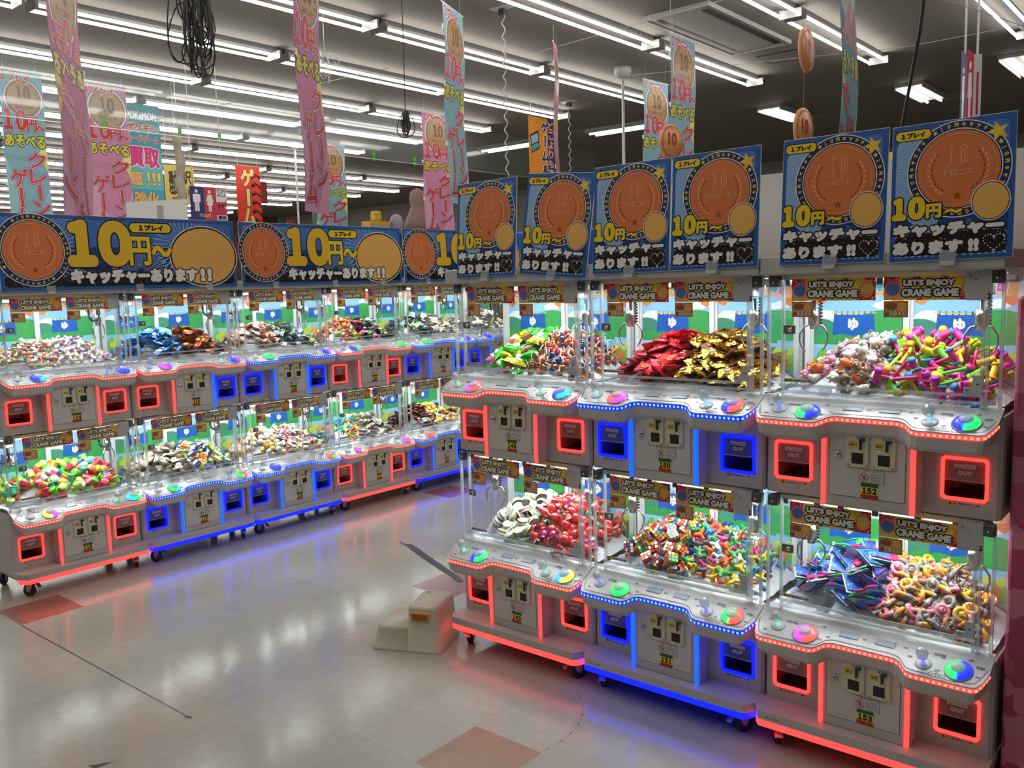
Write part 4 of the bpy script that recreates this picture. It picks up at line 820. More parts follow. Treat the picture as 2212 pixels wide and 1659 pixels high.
 'chick': K('ch', p_chick(T('chick', (246, 206, 70)), T('beak', (236, 130, 40)), .0165), 'yellow', 'rubber chick', 'rubber_chick', .021, w=4)+K('ch2', p_chick(T('chick_o', (240, 150, 50)), T('beak', (236, 130, 40)), .0165), 'orange', 'rubber chick', 'rubber_chick', .021, w=2)+K('ch3', p_chick(T('chick_w', (236, 232, 226)), T('chick_k', (40, 38, 40)), .0165), 'white', 'rubber chick', 'rubber_chick', .021)+K('ch4', p_chick(T('chick_k', (40, 38, 40)), T('beak', (236, 130, 40)), .0165), 'black', 'rubber chick', 'rubber_chick', .021),
 'spool': K('sb', p_spool(clear('spool', (120, 160, 220)), .019), 'pale blue', 'plastic spool', 'plastic_spool', .0215, w=4)+K('sb2', p_spool(clear('spool2', (206, 222, 240)), .019), 'clear', 'plastic spool', 'plastic_spool', .0215, w=2),
}
DESC = {'jelly': 'jelly pouches', 'lolly': 'lollipops', 'redpack': 'red packets', 'goldpack': 'gold packets', 'animal': 'squishy animals', 'hammer': 'toy hammers', 'tin': 'candy tins', 'redcandy': 'wrapped candies', 'cube': 'puzzle cubes', 'jack': 'squishy figures',
        'glasses': 'sunglasses bags', 'ring': 'swim ring animals', 'sweets': 'tiny sweets', 'sticks': 'sweet tubes', 'bluepack': 'blue packets', 'brownpack': 'brown packets', 'whitepack': 'biscuit packets', 'silverpack': 'silver packets', 'orangecandy': 'orange candies', 'darkpack': 'dark packets',
        'clearpack': 'sweet bags', 'neon': 'slime tubs', 'pouch': 'bean pouches', 'carton': 'candy cartons', 'balls': 'round animals', 'whitebox': 'candy boxes', 'lizard': 'rubber lizards', 'wine': 'maroon packets', 'chick': 'rubber chicks', 'spool': 'plastic spools'}
def fill(tier_loc, rz, num, what, other, side, top, seed, lim=90):
    """heap of one half of a tier: each prize rests on the fluff or on the prizes under it"""
    R = random.Random(seed); placed = []; fails = 0; kinds = HEAPS[what]
    x0, x1 = (-.325, .01) if side == 'left' else (-.01, .325)
    M = Matrix.Translation(tier_loc) @ Matrix.Rotation(rz, 4, 'Z')
    while len(placed) < lim and fails < 70:
        key, fn, col, noun, name, r, flat = R.choice(kinds); best = None; rs = r*.74
        for _ in range(7):
            x = R.uniform(x0+r, x1-r); y = .08+r+(.385-r-.08-r)*R.random()
            if x < -.155 and y < .215: continue
            z = bed_height(x, y, top)+rs*.9
            for px, py, pz_, pr in placed:
                d2 = (px-x)**2+(py-y)**2; s = rs+pr
                if d2 < s*s: z = max(z, pz_+math.sqrt(s*s-d2))
            e = z-(.338+heap(x, y)*top+r*1.2)
            if best is None or e < best[0]: best = (e, x, y, z)
        if best is None or best[0] > 0: fails += 1; continue
        e, x, y, z = best; placed.append((x, y, z, rs))
        me = cached('prize_'+key, lambda: (lambda b: (fn(b), b.mesh(name))[1])(MB()))
        o = link(name, me)
        if flat: rot = Matrix.Rotation(R.uniform(0, 6.28), 4, 'Z')
        elif 'packet' in noun or 'pouch' in noun or 'bag' in noun: rot = Matrix.Rotation(R.uniform(0, 6.28), 4, 'Z') @ Matrix.Rotation(R.uniform(.1, .85), 4, 'X') @ Matrix.Rotation(R.uniform(-.5, .5), 4, 'Y')
        elif 'stick' in noun: rot = Matrix.Rotation(R.uniform(0, 6.28), 4, 'Z') @ Matrix.Rotation(R.uniform(-1.3, 1.3), 4, 'X')
        else: rot = Matrix.Rotation(R.uniform(0, 6.28), 4, 'Z') @ Matrix.Rotation(R.uniform(-1.2, 1.2), 4, 'X') @ Matrix.Rotation(R.uniform(-1.2, 1.2), 4, 'Y')
        o.matrix_world = M @ Matrix.Translation((x, y, z)) @ rot
        beside = 'filling' if other == what else 'heaped beside the %s in' % DESC[other]
        tag(o, '%s %s %s crane game %s' % (col, noun, beside, num), name.replace('_', ' '), '%s in crane game %s' % (DESC[what], num))
# ---------------------------------------------------------------- the shop
CEIL = 4.10; TUBE_Z = 4.0; X0, X1, Y0, Y1 = -24., 5.2, -8.2, 16.
def floor_material():
    m = bpy.data.materials.new('vinyl_tiles'); m.use_nodes = True; nt = m.node_tree; b = nt.nodes['Principled BSDF']
    tc = nt.nodes.new('ShaderNodeTexCoord'); n1 = nt.nodes.new('ShaderNodeTexNoise'); n1.inputs['Scale'].default_value = 1.3; n1.inputs['Detail'].default_value = 6
    n2 = nt.nodes.new('ShaderNodeTexNoise'); n2.inputs['Scale'].default_value = 26; n2.inputs['Detail'].default_value = 5
    br = nt.nodes.new('ShaderNodeTexBrick'); br.inputs['Scale'].default_value = 1.0; br.offset = 0.; br.inputs['Brick Width'].default_value = .311; br.inputs['Row Height'].default_value = .311
    br.inputs['Mortar Size'].default_value = .0009; br.inputs['Color1'].default_value = (.455, .445, .385, 1); br.inputs['Color2'].default_value = (.482, .472, .412, 1); br.inputs['Mortar'].default_value = (.36, .35, .30, 1)
    mp = nt.nodes.new('ShaderNodeMapping'); mp.inputs['Location'].default_value = (-.231+.311*3, .522+.311*4-.311*1.0, 0)
    nt.links.new(tc.outputs['Object'], mp.inputs[0]); nt.links.new(mp.outputs[0], br.inputs[0])
    for n in (n1, n2): nt.links.new(tc.outputs['Object'], n.inputs['Vector'])
    r1 = nt.nodes.new('ShaderNodeMapRange'); r1.inputs[1].default_value = .3; r1.inputs[2].default_value = .7; r1.inputs[3].default_value = .86; r1.inputs[4].default_value = 1.08; nt.links.new(n1.outputs[0], r1.inputs[0])
    r2 = nt.nodes.new('ShaderNodeMapRange'); r2.inputs[1].default_value = .35; r2.inputs[2].default_value = .8; r2.inputs[3].default_value = .94; r2.inputs[4].default_value = 1.04; nt.links.new(n2.outputs[0], r2.inputs[0])
    mu = nt.nodes.new('ShaderNodeMath'); mu.operation = 'MULTIPLY'; nt.links.new(r1.outputs[0], mu.inputs[0]); nt.links.new(r2.outputs[0], mu.inputs[1])
    mx = nt.nodes.new('ShaderNodeVectorMath'); mx.operation = 'SCALE'; nt.links.new(br.outputs[0], mx.inputs[0]); nt.links.new(mu.outputs[0], mx.inputs['Scale']); nt.links.new(mx.outputs[0], b.inputs['Base Color'])
    rg = nt.nodes.new('ShaderNodeMapRange'); rg.inputs[3].default_value = .10; rg.inputs[4].default_value = .24; nt.links.new(n1.outputs[0], rg.inputs[0]); nt.links.new(rg.outputs[0], b.inputs['Roughness'])
    return m
b = MB(); b.add([(X0, Y0, 0), (X1, Y0, 0), (X1, Y1, 0), (X0, Y1, 0)], [(0, 1, 2, 3)], floor_material())
TPINK = mat('tile_rose', (.40, .25, .185), .22, noise=.12, nscale=14); TRED = mat('tile_brick', (.34, .145, .105), .22, noise=.1, nscale=14)
for x, y, m in ((.236, -.83, TPINK), (-2.575, -1.14, TRED), (-2.60, 1.965, TRED), (-1.08, .40, TRED)):
    b.add([(x, y, .0006), (x+.309, y, .0006), (x+.309, y+.309, .0006), (x, y+.309, .0006)], [(0, 1, 2, 3)], m)
SEAM = mat('tile_seam', (.06, .05, .04), .6); SCUFF = mat('scuff', (.27, .255, .22), .4); PATCH = mat('tile_patch', (.36, .34, .28), .35)
b.add([(-2.262, -1.145, .0008), (-.70, -1.139, .0008), (-.70, -1.136, .0008), (-2.262, -1.139, .0008)], [(0, 1, 2, 3)], SEAM)
b.add([(-.715, -1.15, .0009), (-.68, -1.135, .0009), (-.70, -1.128, .0009)], [(0, 1, 2)], SEAM)
b.add([(-.72, -1.52, .0008), (-.62, -1.53, .0008), (-.61, -1.44, .0008), (-.70, -1.43, .0008)], [(0, 1, 2, 3)], PATCH); b.add([(-.66, -1.54, .0009), (-.62, -1.535, .0009), (-.615, -1.47, .0009), (-.635, -1.50, .0009)], [(0, 1, 2, 3)], SEAM)
R = random.Random(11)
for i in range(70):                                   # scuffs and crumbs trodden into the tiles
    x = R.uniform(-2.0, 1.2); y = R.uniform(-2.2, 1.4); a = R.uniform(0, 6.3); l = R.uniform(.008, .05); t = R.uniform(.0008, .002); c, s = math.cos(a), math.sin(a)
    b.add([(x, y, .0007), (x+c*l, y+s*l, .0007), (x+c*l-s*t, y+s*l+c*t, .0007), (x-s*t, y+c*t, .0007)], [(0, 1, 2, 3)], SCUFF if i % 4 else SEAM)
for i in range(14):
    q0 = -.2+i*.085; pts = [(.55+.42*math.cos(q)-.42, -.42+.42*math.sin(q)) for q in (q0, q0+.06)]; (x, y), (u, v) = pts
    b.add([(x, y, .0008), (u, v, .0008), (u+.003, v, .0008), (x+.003, y, .0008)], [(0, 1, 2, 3)], SCUFF if i % 2 else SEAM)
struct('floor', b)
CEILM = mat('ceiling_board', (.20, .178, .155), .8, noise=.04, nscale=1.5)
b = MB(); b.box(X0, X1, Y0, Y1, CEIL, CEIL+.1, CEILM); struct('ceiling', b)
b = MB(); b.box(X0, X1, Y1, Y1+.15, 0, CEIL, mat('wall_paint', (.30, .285, .26), .8, noise=.05, nscale=.8)); b.box(X0, X1, Y1-.01, Y1, 2.6, 2.68, mat('wall_band', (.2, .19, .18), .7)); struct('wall_back', b)
def brick_mat():
    m = bpy.data.materials.new('brick'); m.use_nodes = True; nt = m.node_tree; bs = nt.nodes['Principled BSDF']; br = nt.nodes.new('ShaderNodeTexBrick'); tc = nt.nodes.new('ShaderNodeTexCoord')
    mp = nt.nodes.new('ShaderNodeMapping'); mp.inputs['Rotation'].default_value = (0, PI/2, PI/2); nt.links.new(tc.outputs['Object'], mp.inputs[0]); nt.links.new(mp.outputs[0], br.inputs[0])
    br.inputs['Scale'].default_value = 4.; br.inputs['Color1'].default_value = (.16, .075, .05, 1); br.inputs['Color2'].default_value = (.21, .11, .075, 1); br.inputs['Mortar'].default_value = (.13, .10, .09, 1); nt.links.new(br.outputs[0], bs.inputs['Base Color']); bs.inputs['Roughness'].default_value = .85
    return m
b = MB(); b.box(X0-.15, X0, Y0, Y1, 0, CEIL, brick_mat()); struct('wall_left', b)
b = MB(); b.box(X1, X1+.15, Y0, Y1, 0, CEIL, MATS['wall_paint']); struct('wall_right', b)
b = MB(); b.box(X0, X1, Y0-.15, Y0, 0, CEIL, MATS['wall_paint']); struct('wall_front', b)

# rows of bare twin tube lights, 2.4 m each, end to end along the shop
BODY = mat('lamp_body', (.055, .053, .05), .7)
def b_lbody(b): b.prism([(-.05, -1.2), (.05, -1.2), (.05, 1.2), (-.05, 1.2)], .055, .10, BODY)
def b_ltube(b): b.lathe([(.0, -1.185), (.0145, -1.18), (.0145, 1.18), (.0, 1.185)], 8, TUBEM, ax='y')
LEND = mat('lamp_end', (.36, .35, .33), .5)
def b_lend(b):
    b.box(-.105, .105, -.012, .012, -.02, .06, LEND)
def ceiling_light(x, y):
    t = thing('ceiling_light', 'bare twin tube fluorescent light in the long rows on the ceiling', 'ceiling light', (x, y, TUBE_Z), 0, 'fluorescent lights in rows on the ceiling')
    part('lbody', 'lamp_body', b_lbody, t)
    for s in (-1, 1): part('lend', 'lamp_holder', b_lend, t, (0, s*1.188, 0))
    for s in (-1, 1): part('ltube', 'tube', b_ltube, t, (s*.09, 0, 0))
for i in range(-1, 17):
    x = .44-1.49*i
    for k in range(-2, 5 if x < -12.5 else 3):
        if i in (-1, 0) and k == 2: pass
        y = -.755-2.485+2.485*(k+1)+2.47
        y = 4.21+2.485*(k-1)
        if x < -17 and k == -2: continue
        ceiling_light(x, y)
# recessed lights deeper in the shop
def b_tray(b): b.box(-.17, .17, -.62, .62, .06, .1, LEND); b.box(-.18, -.165, -.63, .63, .03, .1, LEND); b.box(.165, .18, -.63, .63, .03, .1, LEND)
def b_ltube2(b): b.lathe([(.0, -.6), (.0165, -.595), (.0165, .595), (.0, .6)], 8, TUBEM, ax='y')
for x, y, rz, wh in ((-1.28, 10.45, 0, 'above the poster over crane game 152'), (-3.24, 10.5, 0, 'beyond the hanging oval coin signs'), (.1, 9.7, 0, 'above the rolled toilet sign'), (-5.6, 9.63, PI/2, 'behind the pale pipe and beside the light blue banners'), (-8.0, 9.64, PI/2, 'beyond the orange banner')):
    t = thing('tray_light', 'short twin tube tray light '+wh, 'ceiling light', (x, y, TUBE_Z), rz, 'tray lights deeper in the shop'); part('tray', 'tray', b_tray, t)
    for s in (-1, 1): part('ltube2', 'tube', b_ltube2, t, (s*.09, 0, .03))
# glass smoke curtain hanging from the ceiling, with scraps of green tape on its lower edge
b = MB(); b.box(-7.436, -7.43, -5.5, 11.5, 3.45, CEIL, glass('curtain_glass', (.95, .97, .97), .6, .065, milk=.05, body=(.8, .86, .84))); g = tag(link('smoke_curtain', b.mesh('smoke_curtain')), 'clear glass smoke curtain hanging from the ceiling beyond the wide boards', 'glass panel')
bt = MB(); bt.box(-7.442, -7.424, -5.5, 11.5, 3.44, 3.45, mat('alu', (.5, .5, .5), .4, .6)); link('bottom_rail', bt.mesh('bottom_rail'), g)
bt = MB()
for y in (-4.0, -1.0, 2.83, 7.6): bt.box(-7.4375, -7.4285, y-.003, y+.003, 3.45, CEIL, RAIL)
link('glass_joint', bt.mesh('glass_joint'), g)
GT = mat('green_tape', s2l(70, 150, 40), .5)
def b_tape(b): b.box(-7.4285, -7.427, -.025, .025, 3.42, 3.55, GT)
for i, y in enumerate((2.0, 2.9, 3.42, 4.75, 4.9, 5.9, 6.7, 6.95, 9.2)): part('tape', 'green_tape', b_tape, g, (0, y, 0))
# air conditioner panel, ceiling hatch and small ceiling fittings
t = thing('air_conditioner', 'large ceiling air conditioner panel with two long dark slots', 'air conditioner', (-1.88, 5.66, CEIL))
b = MB(); b.box(-.335, .335, -.92, .92, -.035, 0, mat('ac_panel', (.44, .42, .39), .5)); link('panel', b.mesh('panel'), t)
b = MB()
for x in (-.24, .225, .265): b.box(x-.018, x+.018, -.82, .82, -.038, -.034, DARK)
link('slot', b.mesh('slot'), t)
b = MB()
for s in (-1, 1): b.box(s*.335-.008, s*.335+.008, -.93, .93, -.042, 0, GREY); b.box(-.34, .34, s*.92-.008, s*.92+.008, -.042, 0, GREY)
link('frame', b.mesh('frame'), t)
b = MB(); b.box(-.24, .24, -.2, .2, -.006, 0, CEILM)
for s in (-1, 1): b.box(s*.24-.006, s*.24+.006, -.206, .206, -.008, 0, DARK); b.box(-.246, .246, s*.2-.006, s*.2+.006, -.008, 0, DARK)
tag(link('ceiling_hatch', b.mesh('ceiling_hatch'), None, (-1.88, 7.2, CEIL)), 'square access hatch in the ceiling behind the air conditioner', 'hatch')
def coil(name, x, y, ztop, zbot, label):
    n = int((ztop-zbot)/.014); b = MB(); b.tube([(x+.014*math.cos(i*.75), y+.014*math.sin(i*.75), ztop-.014*i) for i in range(n)], .006, mat('cord_white', (.55, .53, .48), .6), 5); b.box(x-.03, x+.03, y-.03, y+.03, ztop, ztop+.05, DARK); b.box(x-.12, x+.12, y-.05, y+.05, CEIL-.01, CEIL, GREY); b.tube([(x, y, ztop), (x, y, CEIL)], .005, DARK, 4)
    tag(link(name, b.mesh(name)), label, 'cord')
coil('coiled_cord', -2.97, 3.56, 4.03, 2.2, 'white coiled cord hanging from a dark ceiling socket')
coil('coiled_cord', -5.05, 7.4, 4.03, 2.9, 'far white coiled cord beside the pale vertical pipe')
b = MB(); b.tube([(-3.46, 6.3, CEIL-.06), (-3.46, 6.3, 0)], .018, mat('pipe_white', (.6, .59, .56), .5), 8); b.lathe([(.06, -.12), (.10, -.06), (.10, -.0)], 12, MATS['pipe_white'], (-3.46, 6.3, CEIL))
tag(link('pipe', b.mesh('pipe')), 'pale vertical pipe with a flared cap at the ceiling', 'pipe')
b = MB(); b.tube([(-10.2, 6.6, CEIL-.06), (-10.2, 6.6, 0)], .018, MATS['pipe_white'], 8); b.lathe([(.06, -.12), (.10, -.06), (.10, -.0)], 12, MATS['pipe_white'], (-10.2, 6.6, CEIL))
tag(link('pipe', b.mesh('pipe')), 'pale vertical pipe beside the red banner', 'pipe')

# ---------------------------------------------------------------- crane games
def at_right(i, up): return (.73*i, 0, .889 if up else .142)
def at_left(i, up): return (-2.645, -.63+.73*i, .889 if up else .142)
RCL = [(-.24, .17, .3), (.272, .18, .2)]; LCL = [(.262, .2, .4), (-.30, .18, .2)]
BT = lambda s: [tuple(s[:2]), tuple(s[2:])]
GAMES = [  # number, row, column, upper?, strip, windows L R, bars L R, buttons, sticks, prices, prizes left/right
 (148, 'R', 0, 1, 'r', 'rr', 'rr', 'prbc', 'gg', (30, 30), 'jelly', 'lolly'), (149, 'R', 0, 0, 'r', 'rr', 'rr', 'bgcy', 'gg', (30, 30), 'tin', 'redcandy'),
 (150, 'R', 1, 1, 'b', 'bb', 'bb', 'rpbr', 'cc', (30, 30), 'redpack', 'goldpack'), (151, 'R', 1, 0, 'b', 'bb', 'bb', 'gggr', 'vv', (30, 30), 'cube', 'jack'),
 (152, 'R', 2, 1, 'r', 'rr', 'rr', 'gbbg', 'vc', (30, 30), 'animal', 'hammer'), (153, 'R', 2, 0, 'r', 'rr', 'rr', 'prgb', 'gv', (30, 30), 'glasses', 'ring'),
 (114, 'L', 0, 1, 'r', 'rr', 'rr', 'bcbb', 'wv', (30, 20), 'sweets', 'sticks'), (115, 'L', 0, 0, 'r', 'rr', 'rr', 'ypcg', 'wg', (30, 30), 'neon', 'neon'),
 (116, 'L', 1, 1, 'r', 'rb', 'rb', 'pvbv', 'vc', (20, 20), 'bluepack', 'brownpack'), (117, 'L', 1, 0, 'b', 'bb', 'bb', 'gcgr', 'wv', (20, 20), 'pouch', 'carton'),
 (118, 'L', 2, 1, 'b', 'bb', 'bb', 'ggbp', 'wv', (20, 20), 'whitepack', 'silverpack'), (119, 'L', 2, 0, 'b', 'bb', 'bb', 'bbrg', 'gv', (20, 20), 'balls', 'whitebox'),
 (120, 'L', 3, 1, 'r', 'rr', 'rr', 'bggg', 'vw', (20, 20), 'orangecandy', 'darkpack'), (121, 'L', 3, 0, 'r', 'rr', 'rr', 'pypr', 'cc', (20, 20), 'lizard', 'clearpack'),
 (122, 'L', 4, 1, 'b', 'bb', 'bb', 'ggbv', 'wv', (20, 20), 'silverpack', 'clearpack'), (123, 'L', 4, 0, 'b', 'bb', 'bb', 'rrrp', 'wc', (20, 20), 'wine', 'chick'),
 (124, 'L', 5, 1, 'b', 'bb', 'bb', 'bbpr', 'wv', (20, 20), 'clearpack', 'whitepack'), (125, 'L', 5, 0, 'b', 'bb', 'bb', 'ggbb', 'wv', (20, 20), 'chick', 'spool')]
for gi, (num, row, i, up, led, w2, b2, bt, st, pr, kl, kr) in enumerate(GAMES):
    loc = (at_right if row == 'R' else at_left)(i, up); rz = 0 if row == 'R' else PI/2
    col = {'r': 'red', 'b': 'blue'}[led] if w2 != 'rb' else 'red and blue'
    lb = '%s crane game %d with %s lights, full of %s' % ('upper' if up else 'lower', num, col, DESC[kl] if kl == kr else DESC[kl]+' and '+DESC[kr])
    top = .16 if row == 'R' else .145
    make_tier(num, lb, loc, rz, led, w2[0], w2[1], b2[0], b2[1], BT(bt), st, pr, not up, RCL if row == 'R' else LCL, top, inv=(row == 'L'))
    lim = 115 if row == 'R' else (80 if i < 3 else 60)
    fill(loc, rz, num, kl, kr, 'left', top, gi*2+1, lim=lim); fill(loc, rz, num, kr, kl, 'right', top, gi*2+2, lim=lim)

# ---------------------------------------------------------------- posters clipped to the tops of the games
def b_clip(b): b.box(-.022, .022, -.006, .016, -.012, .028, glass('clip_clear', (.85, .88, .92), 1., .1, milk=.3)); b.box(-.018, .018, -.012, -.006, -.016, -.004, mat('clip_white', (.55, .54, .53), .4))
PW = .73
for n, (x, z, roll, wh) in enumerate(((-.16, 1.856, -.018, 'above the jelly pouches of crane game 148'), (.318, 1.849, .085, 'hanging crooked above the lollipops of crane game 148'), (.813, 1.852, -.014, 'above the red packets of crane game 150'), (1.272, 1.858, -.012, 'above the gold packets of crane game 150'), (1.826, 1.863, -.004, 'above the squishy animals of crane game 152'), (2.297, 1.862, -.016, 'above the toy hammers of crane game 152'))):
    o = part('poster', 'poster', portrait_poster, None, (x*PW, .003, (z+.4108)*PW), (-.085, roll, 0))
    tag(o, 'blue ten yen coin poster '+wh, 'poster', 'ten yen coin posters on the right row')
    part('clip', 'clip', b_clip, o, (.0, .0, 0))
for y, wh in ((.519, 'sweet tubes and blue packets'), (2.492, 'biscuit packets and orange candies'), (4.445, 'silver packets of crane game 122')):
    o = part('wposter', 'poster', wide_poster, None, (-2.642, -.63+y*PW, (1.853+.4108)*PW), (-.03, 0, PI/2)); tag(o, 'wide blue ten yen board above the '+wh, 'poster', 'wide ten yen boards on the left row')
    for x in (-.45, .05, .5): part('clip', 'clip', b_clip, o, (x, 0, 0))

# ---------------------------------------------------------------- hanging cloth banners
def nobori(col, p0, p1, top, h, label, flip=False):
    p0 = Vector(p0); p1 = Vector(p1); w = (p1-p0).length; d = (p1-p0)/w
    t = thing('banner', label, 'banner', (p0.x, p0.y, top-h), math.atan2(d.y, d.x), 'ten yen crane game banners hanging from the ceiling')
    a = nobori_art(col, w, h); back = Art(); back.items = [([(w-x, y) for x, y in v], [f[::-1] for f in fs], m, z) for v, fs, m, z in a.items]
    b = MB()
    cl = pm('cloth_'+col, *((196, 128, 160) if col == 'pink' else (128, 168, 180)), .7)
    b.box(0, w, -.001, .001, 0, h, cl)
    N = Vector((0, -1, 0))
    b.art(a, (0, -.0012, 0), (1, 0, 0), (0, 0, 1), .0004)
    bb = MB(); bb.art(a, (0, -.0012, 0), (1, 0, 0), (0, 0, 1), .0004)
    b.add([(x, -y, z) for x, y, z in bb.v], [], cl)       # the same print shows through on the back
    o_ = len(b.v)-len(bb.v)
    for f, mi in zip(bb.f, bb.m): b.f.append([o_+i for i in f[::-1]]); b.m.append(b.mi(bb.mats[mi])); b.sm.append(False)
    me = b.mesh('cloth'); bm = bmesh.new(); bm.from_mesh(me)
    for q in range(1, 12): bmesh.ops.bisect_plane(bm, geom=bm.verts[:]+bm.edges[:]+bm.faces[:], plane_co=(0, 0, h*q/12), plane_no=(0, 0, 1))
    rip = lambda i: .014*math.sin(h*i/12*5.2+w*9)*min(1, (h-h*i/12)*3)      # ripple, straight between the cuts so that the layers of print stay parallel
    for v in bm.verts: q = min(max(v.co.z/h*12, 0), 11.9999); k = int(q); v.co.y += rip(k)+(rip(k+1)-rip(k))*(q-k)
    bm.to_mesh(me); bm.free(); link('cloth', me, t)
    r = MB(); r.tube([(-.02, 0, h), (w+.02, 0, h)], .006, PAPER, 6); link('rod', r.mesh('rod'), t)
    r = MB()
    for x in (.05, w-.05): r.tube([(x, 0, h), (x, 0, CEIL-(top-h))], .0015, PAPER, 4)
    link('string', r.mesh('string'), t)
    r = MB()
    for z in (h*.3, h*.6, h*.88): r.box(-.02, .005, -.003, .003, z-.02, z+.02, PAPER)
    link('loop', r.mesh('loop'), t)
H = 1.62
nobori('blue', (-2.86, 2.66, 0), (-3.02, 3.07, 0), 3.93, H, 'light blue ten yen banner hanging over the poster above the jelly pouches')
nobori('blue', (-1.99, 4.83, 0), (-1.99, 5.31, 0), 3.92, H, 'light blue ten yen banner nearest the air conditioner')
nobori('blue', (-3.12, 6.19, 0), (-3.08, 6.68, 0), 3.90, H, 'light blue ten yen banner beside the pale pipe')
nobori('pink', (-1.93, .47, 0), (-2.10, .78, 0), 3.58, 1.5, 'narrow pink ten yen banner in front of the wide boards')
nobori('pink', (-3.26, -.14, 0), (-2.84, -.50, 0), 3.62, 1.6, 'big pink ten yen banner seen from behind with mirrored letters')
nobori('blue', (-7.75, 1.08, 0), (-7.75, 1.51, 0), 3.99, 1.68, 'light blue ten yen banner behind the glass curtain beside the mirrored pink banner')
nobori('pink', (-7.75, 1.94, 0), (-7.75, 2.44, 0), 3.99, 1.68, 'pink ten yen banner between the mirrored banner and the card game banner')
nobori('blue', (-9.1, 6.15, 0), (-9.1, 6.76, 0), 3.92, 1.8, 'far light blue ten yen banner behind the second wide board')
nobori('pink', (-6.25, 5.72, 0), (-6.25, 6.28, 0), 3.92, H, 'pink ten yen banner beside the light blue banner over the jelly pouches')
nobori('blue', (.555, 2.47, 0), (.61, 2.07, 0), 3.45, 1.6, 'narrow light blue ten yen banner behind crane game 152 with mirrored letters')
nobori('pink', (-2.97, 4.30, 0), (-3.16, 4.62, 0), 3.94, 1.7, 'thin pink banner seen edge on between the posters of crane game 148')
def hung(name, label, cat, art, loc, rz, w, h, base, zt=CEIL, sx=(.1, .9), thick=.004):
    t = thing(name, label, cat, loc, rz); b = MB(); b.box(0, w, 0, thick, 0, h, base); b.art(art, (0, -.0004, 0), (1, 0, 0), (0, 0, 1), .0008); link('board' if thick > .003 else 'cloth', b.mesh('board'), t)
    r = MB()
    for s in sx: r.tube([(w*s, thick/2, h), (w*s, thick/2, zt-loc[2])], .003, PAPER, 4)
    link('string', r.mesh('string'), t)
    return t
# card game banner
a = Art(); w, h = .46, 1.62; teal = pm('teal', 70, 170, 186, .6)
a.rect(0, w, 0, h, teal, 0); a.rect(0, w, .6, 1.05, pm('teal2', 96, 196, 206, .6), .3)
a.text3('POKéMON', .03, w-.03, 1.42, 1.54, [(pm('poke_edge', 90, 130, 160), .012), (P_WH, .004)], 1); a.text3('ポケモン', .02, w-.02, 1.27, 1.40, [(P_WH, .014), (P_RED, .006)], 1); a.text3('カードゲーム', .02, w-.02, 1.15, 1.26, [(P_BK, .011), (P_WH, .008), (P_RED, .003)], 1)
a.text3('買取', .02, w-.02, .85, 1.12, [(P_YE, .022), (P_WH, .018), (pm('hot_pink', 226, 50, 140), .011)], 1); a.text3('超', .02, .2, .63, .82, [(P_BK, .014), (P_OC, .009)], 1); a.text3('!!!', .24, w-.03, .64, .82, [(pm('violet', 120, 40, 120), .012), (P_YE, .007)], 1); a.text3('強化', .06, w-.06, .33, .58, [(P_BK, .014), (P_OC, .009)], 1)
hung('banner', 'teal card game banner with pink and orange letters', 'banner', a, (-8.2, 2.62, 3.92-h), PI/2, w, h, teal, thick=.002)
# red games banner
a = Art(); w, h = .52, 1.6; rd = pm('banner_red', 214, 56, 30, .6); a.rect(0, w, 0, h, rd, 0)
for i in range(9): a.poly([(w*.62, 1.5-i*.16), (w, 1.42-i*.17), (w, 1.36-i*.17)], P_BK, .4); a.poly([(w*.62, 1.45-i*.16), (w*.85, 1.42-i*.16), (w*.62, 1.36-i*.16)], P_BK, .4)
ly = [(P_BK, .022), (P_WH, .013), (pm('banner_yellow', 226, 206, 40), .006)]
a.text3('ゲ', .09, .40, 1.22, 1.56, ly, 1); a.rect(.20, .29, .86, 1.2, P_BK, 1); a.rect(.213, .277, .875, 1.185, P_WH, 1.2); a.rect(.225, .265, .885, 1.175, MATS['print_banner_yellow'], 1.4); a.text3('ム', .08, .40, .5, .84, ly, 1)
hung('banner', 'red banner with big yellow letters in front of the far lights', 'banner', a, (-12.0, 6.6, 3.9-h), PI/2, w, h, rd, thick=.002)
# orange banner
a = Art(); w, h = .58, 1.6; og = pm('banner_orange', 240, 150, 40, .6); a.rect(0, w, 0, h, og, 0); a.rect(w*.74, w, 0, h, pm('banner_purple', 66, 40, 120, .6), .4)
pu = [(P_WH, .016), (pm('banner_navy', 40, 36, 110), .008)]
a.text3('ゲ', .27, .46, 1.4, 1.56, pu, 1); a.rect(.335, .395, 1.2, 1.38, P_WH, 1); a.rect(.347, .383, 1.21, 1.37, MATS['print_banner_navy'], 1.3); a.text3('ム', .27, .46, 1.0, 1.17, pu, 1); a.text3('&', .29, .45, .8, .97, pu, 1)
for i, ch in enumerate('どこよりも高価'): a.text3(ch, .44, .56, 1.45-.13*i, 1.57-.13*i, [(pm('banner_purple', 66, 40, 120, .6), .008), (P_OC, .005)], 1)
a.poly([(.03, 1.35), (.22, 1.43), (.24, 1.18), (.06, 1.1)], P_BK, .8); a.poly([(.05, 1.33), (.2, 1.39), (.21, 1.28), (.06, 1.22)], P_LB, 1.0); a.poly([(.06, 1.2), (.21, 1.26), (.22, 1.2), (.08, 1.13)], teal, 1.0)
hung('banner', 'orange and purple banner behind the posters of crane game 148', 'banner', a, (-5.4, 6.93, 3.9-h), PI/2, w, h, og, thick=.002)
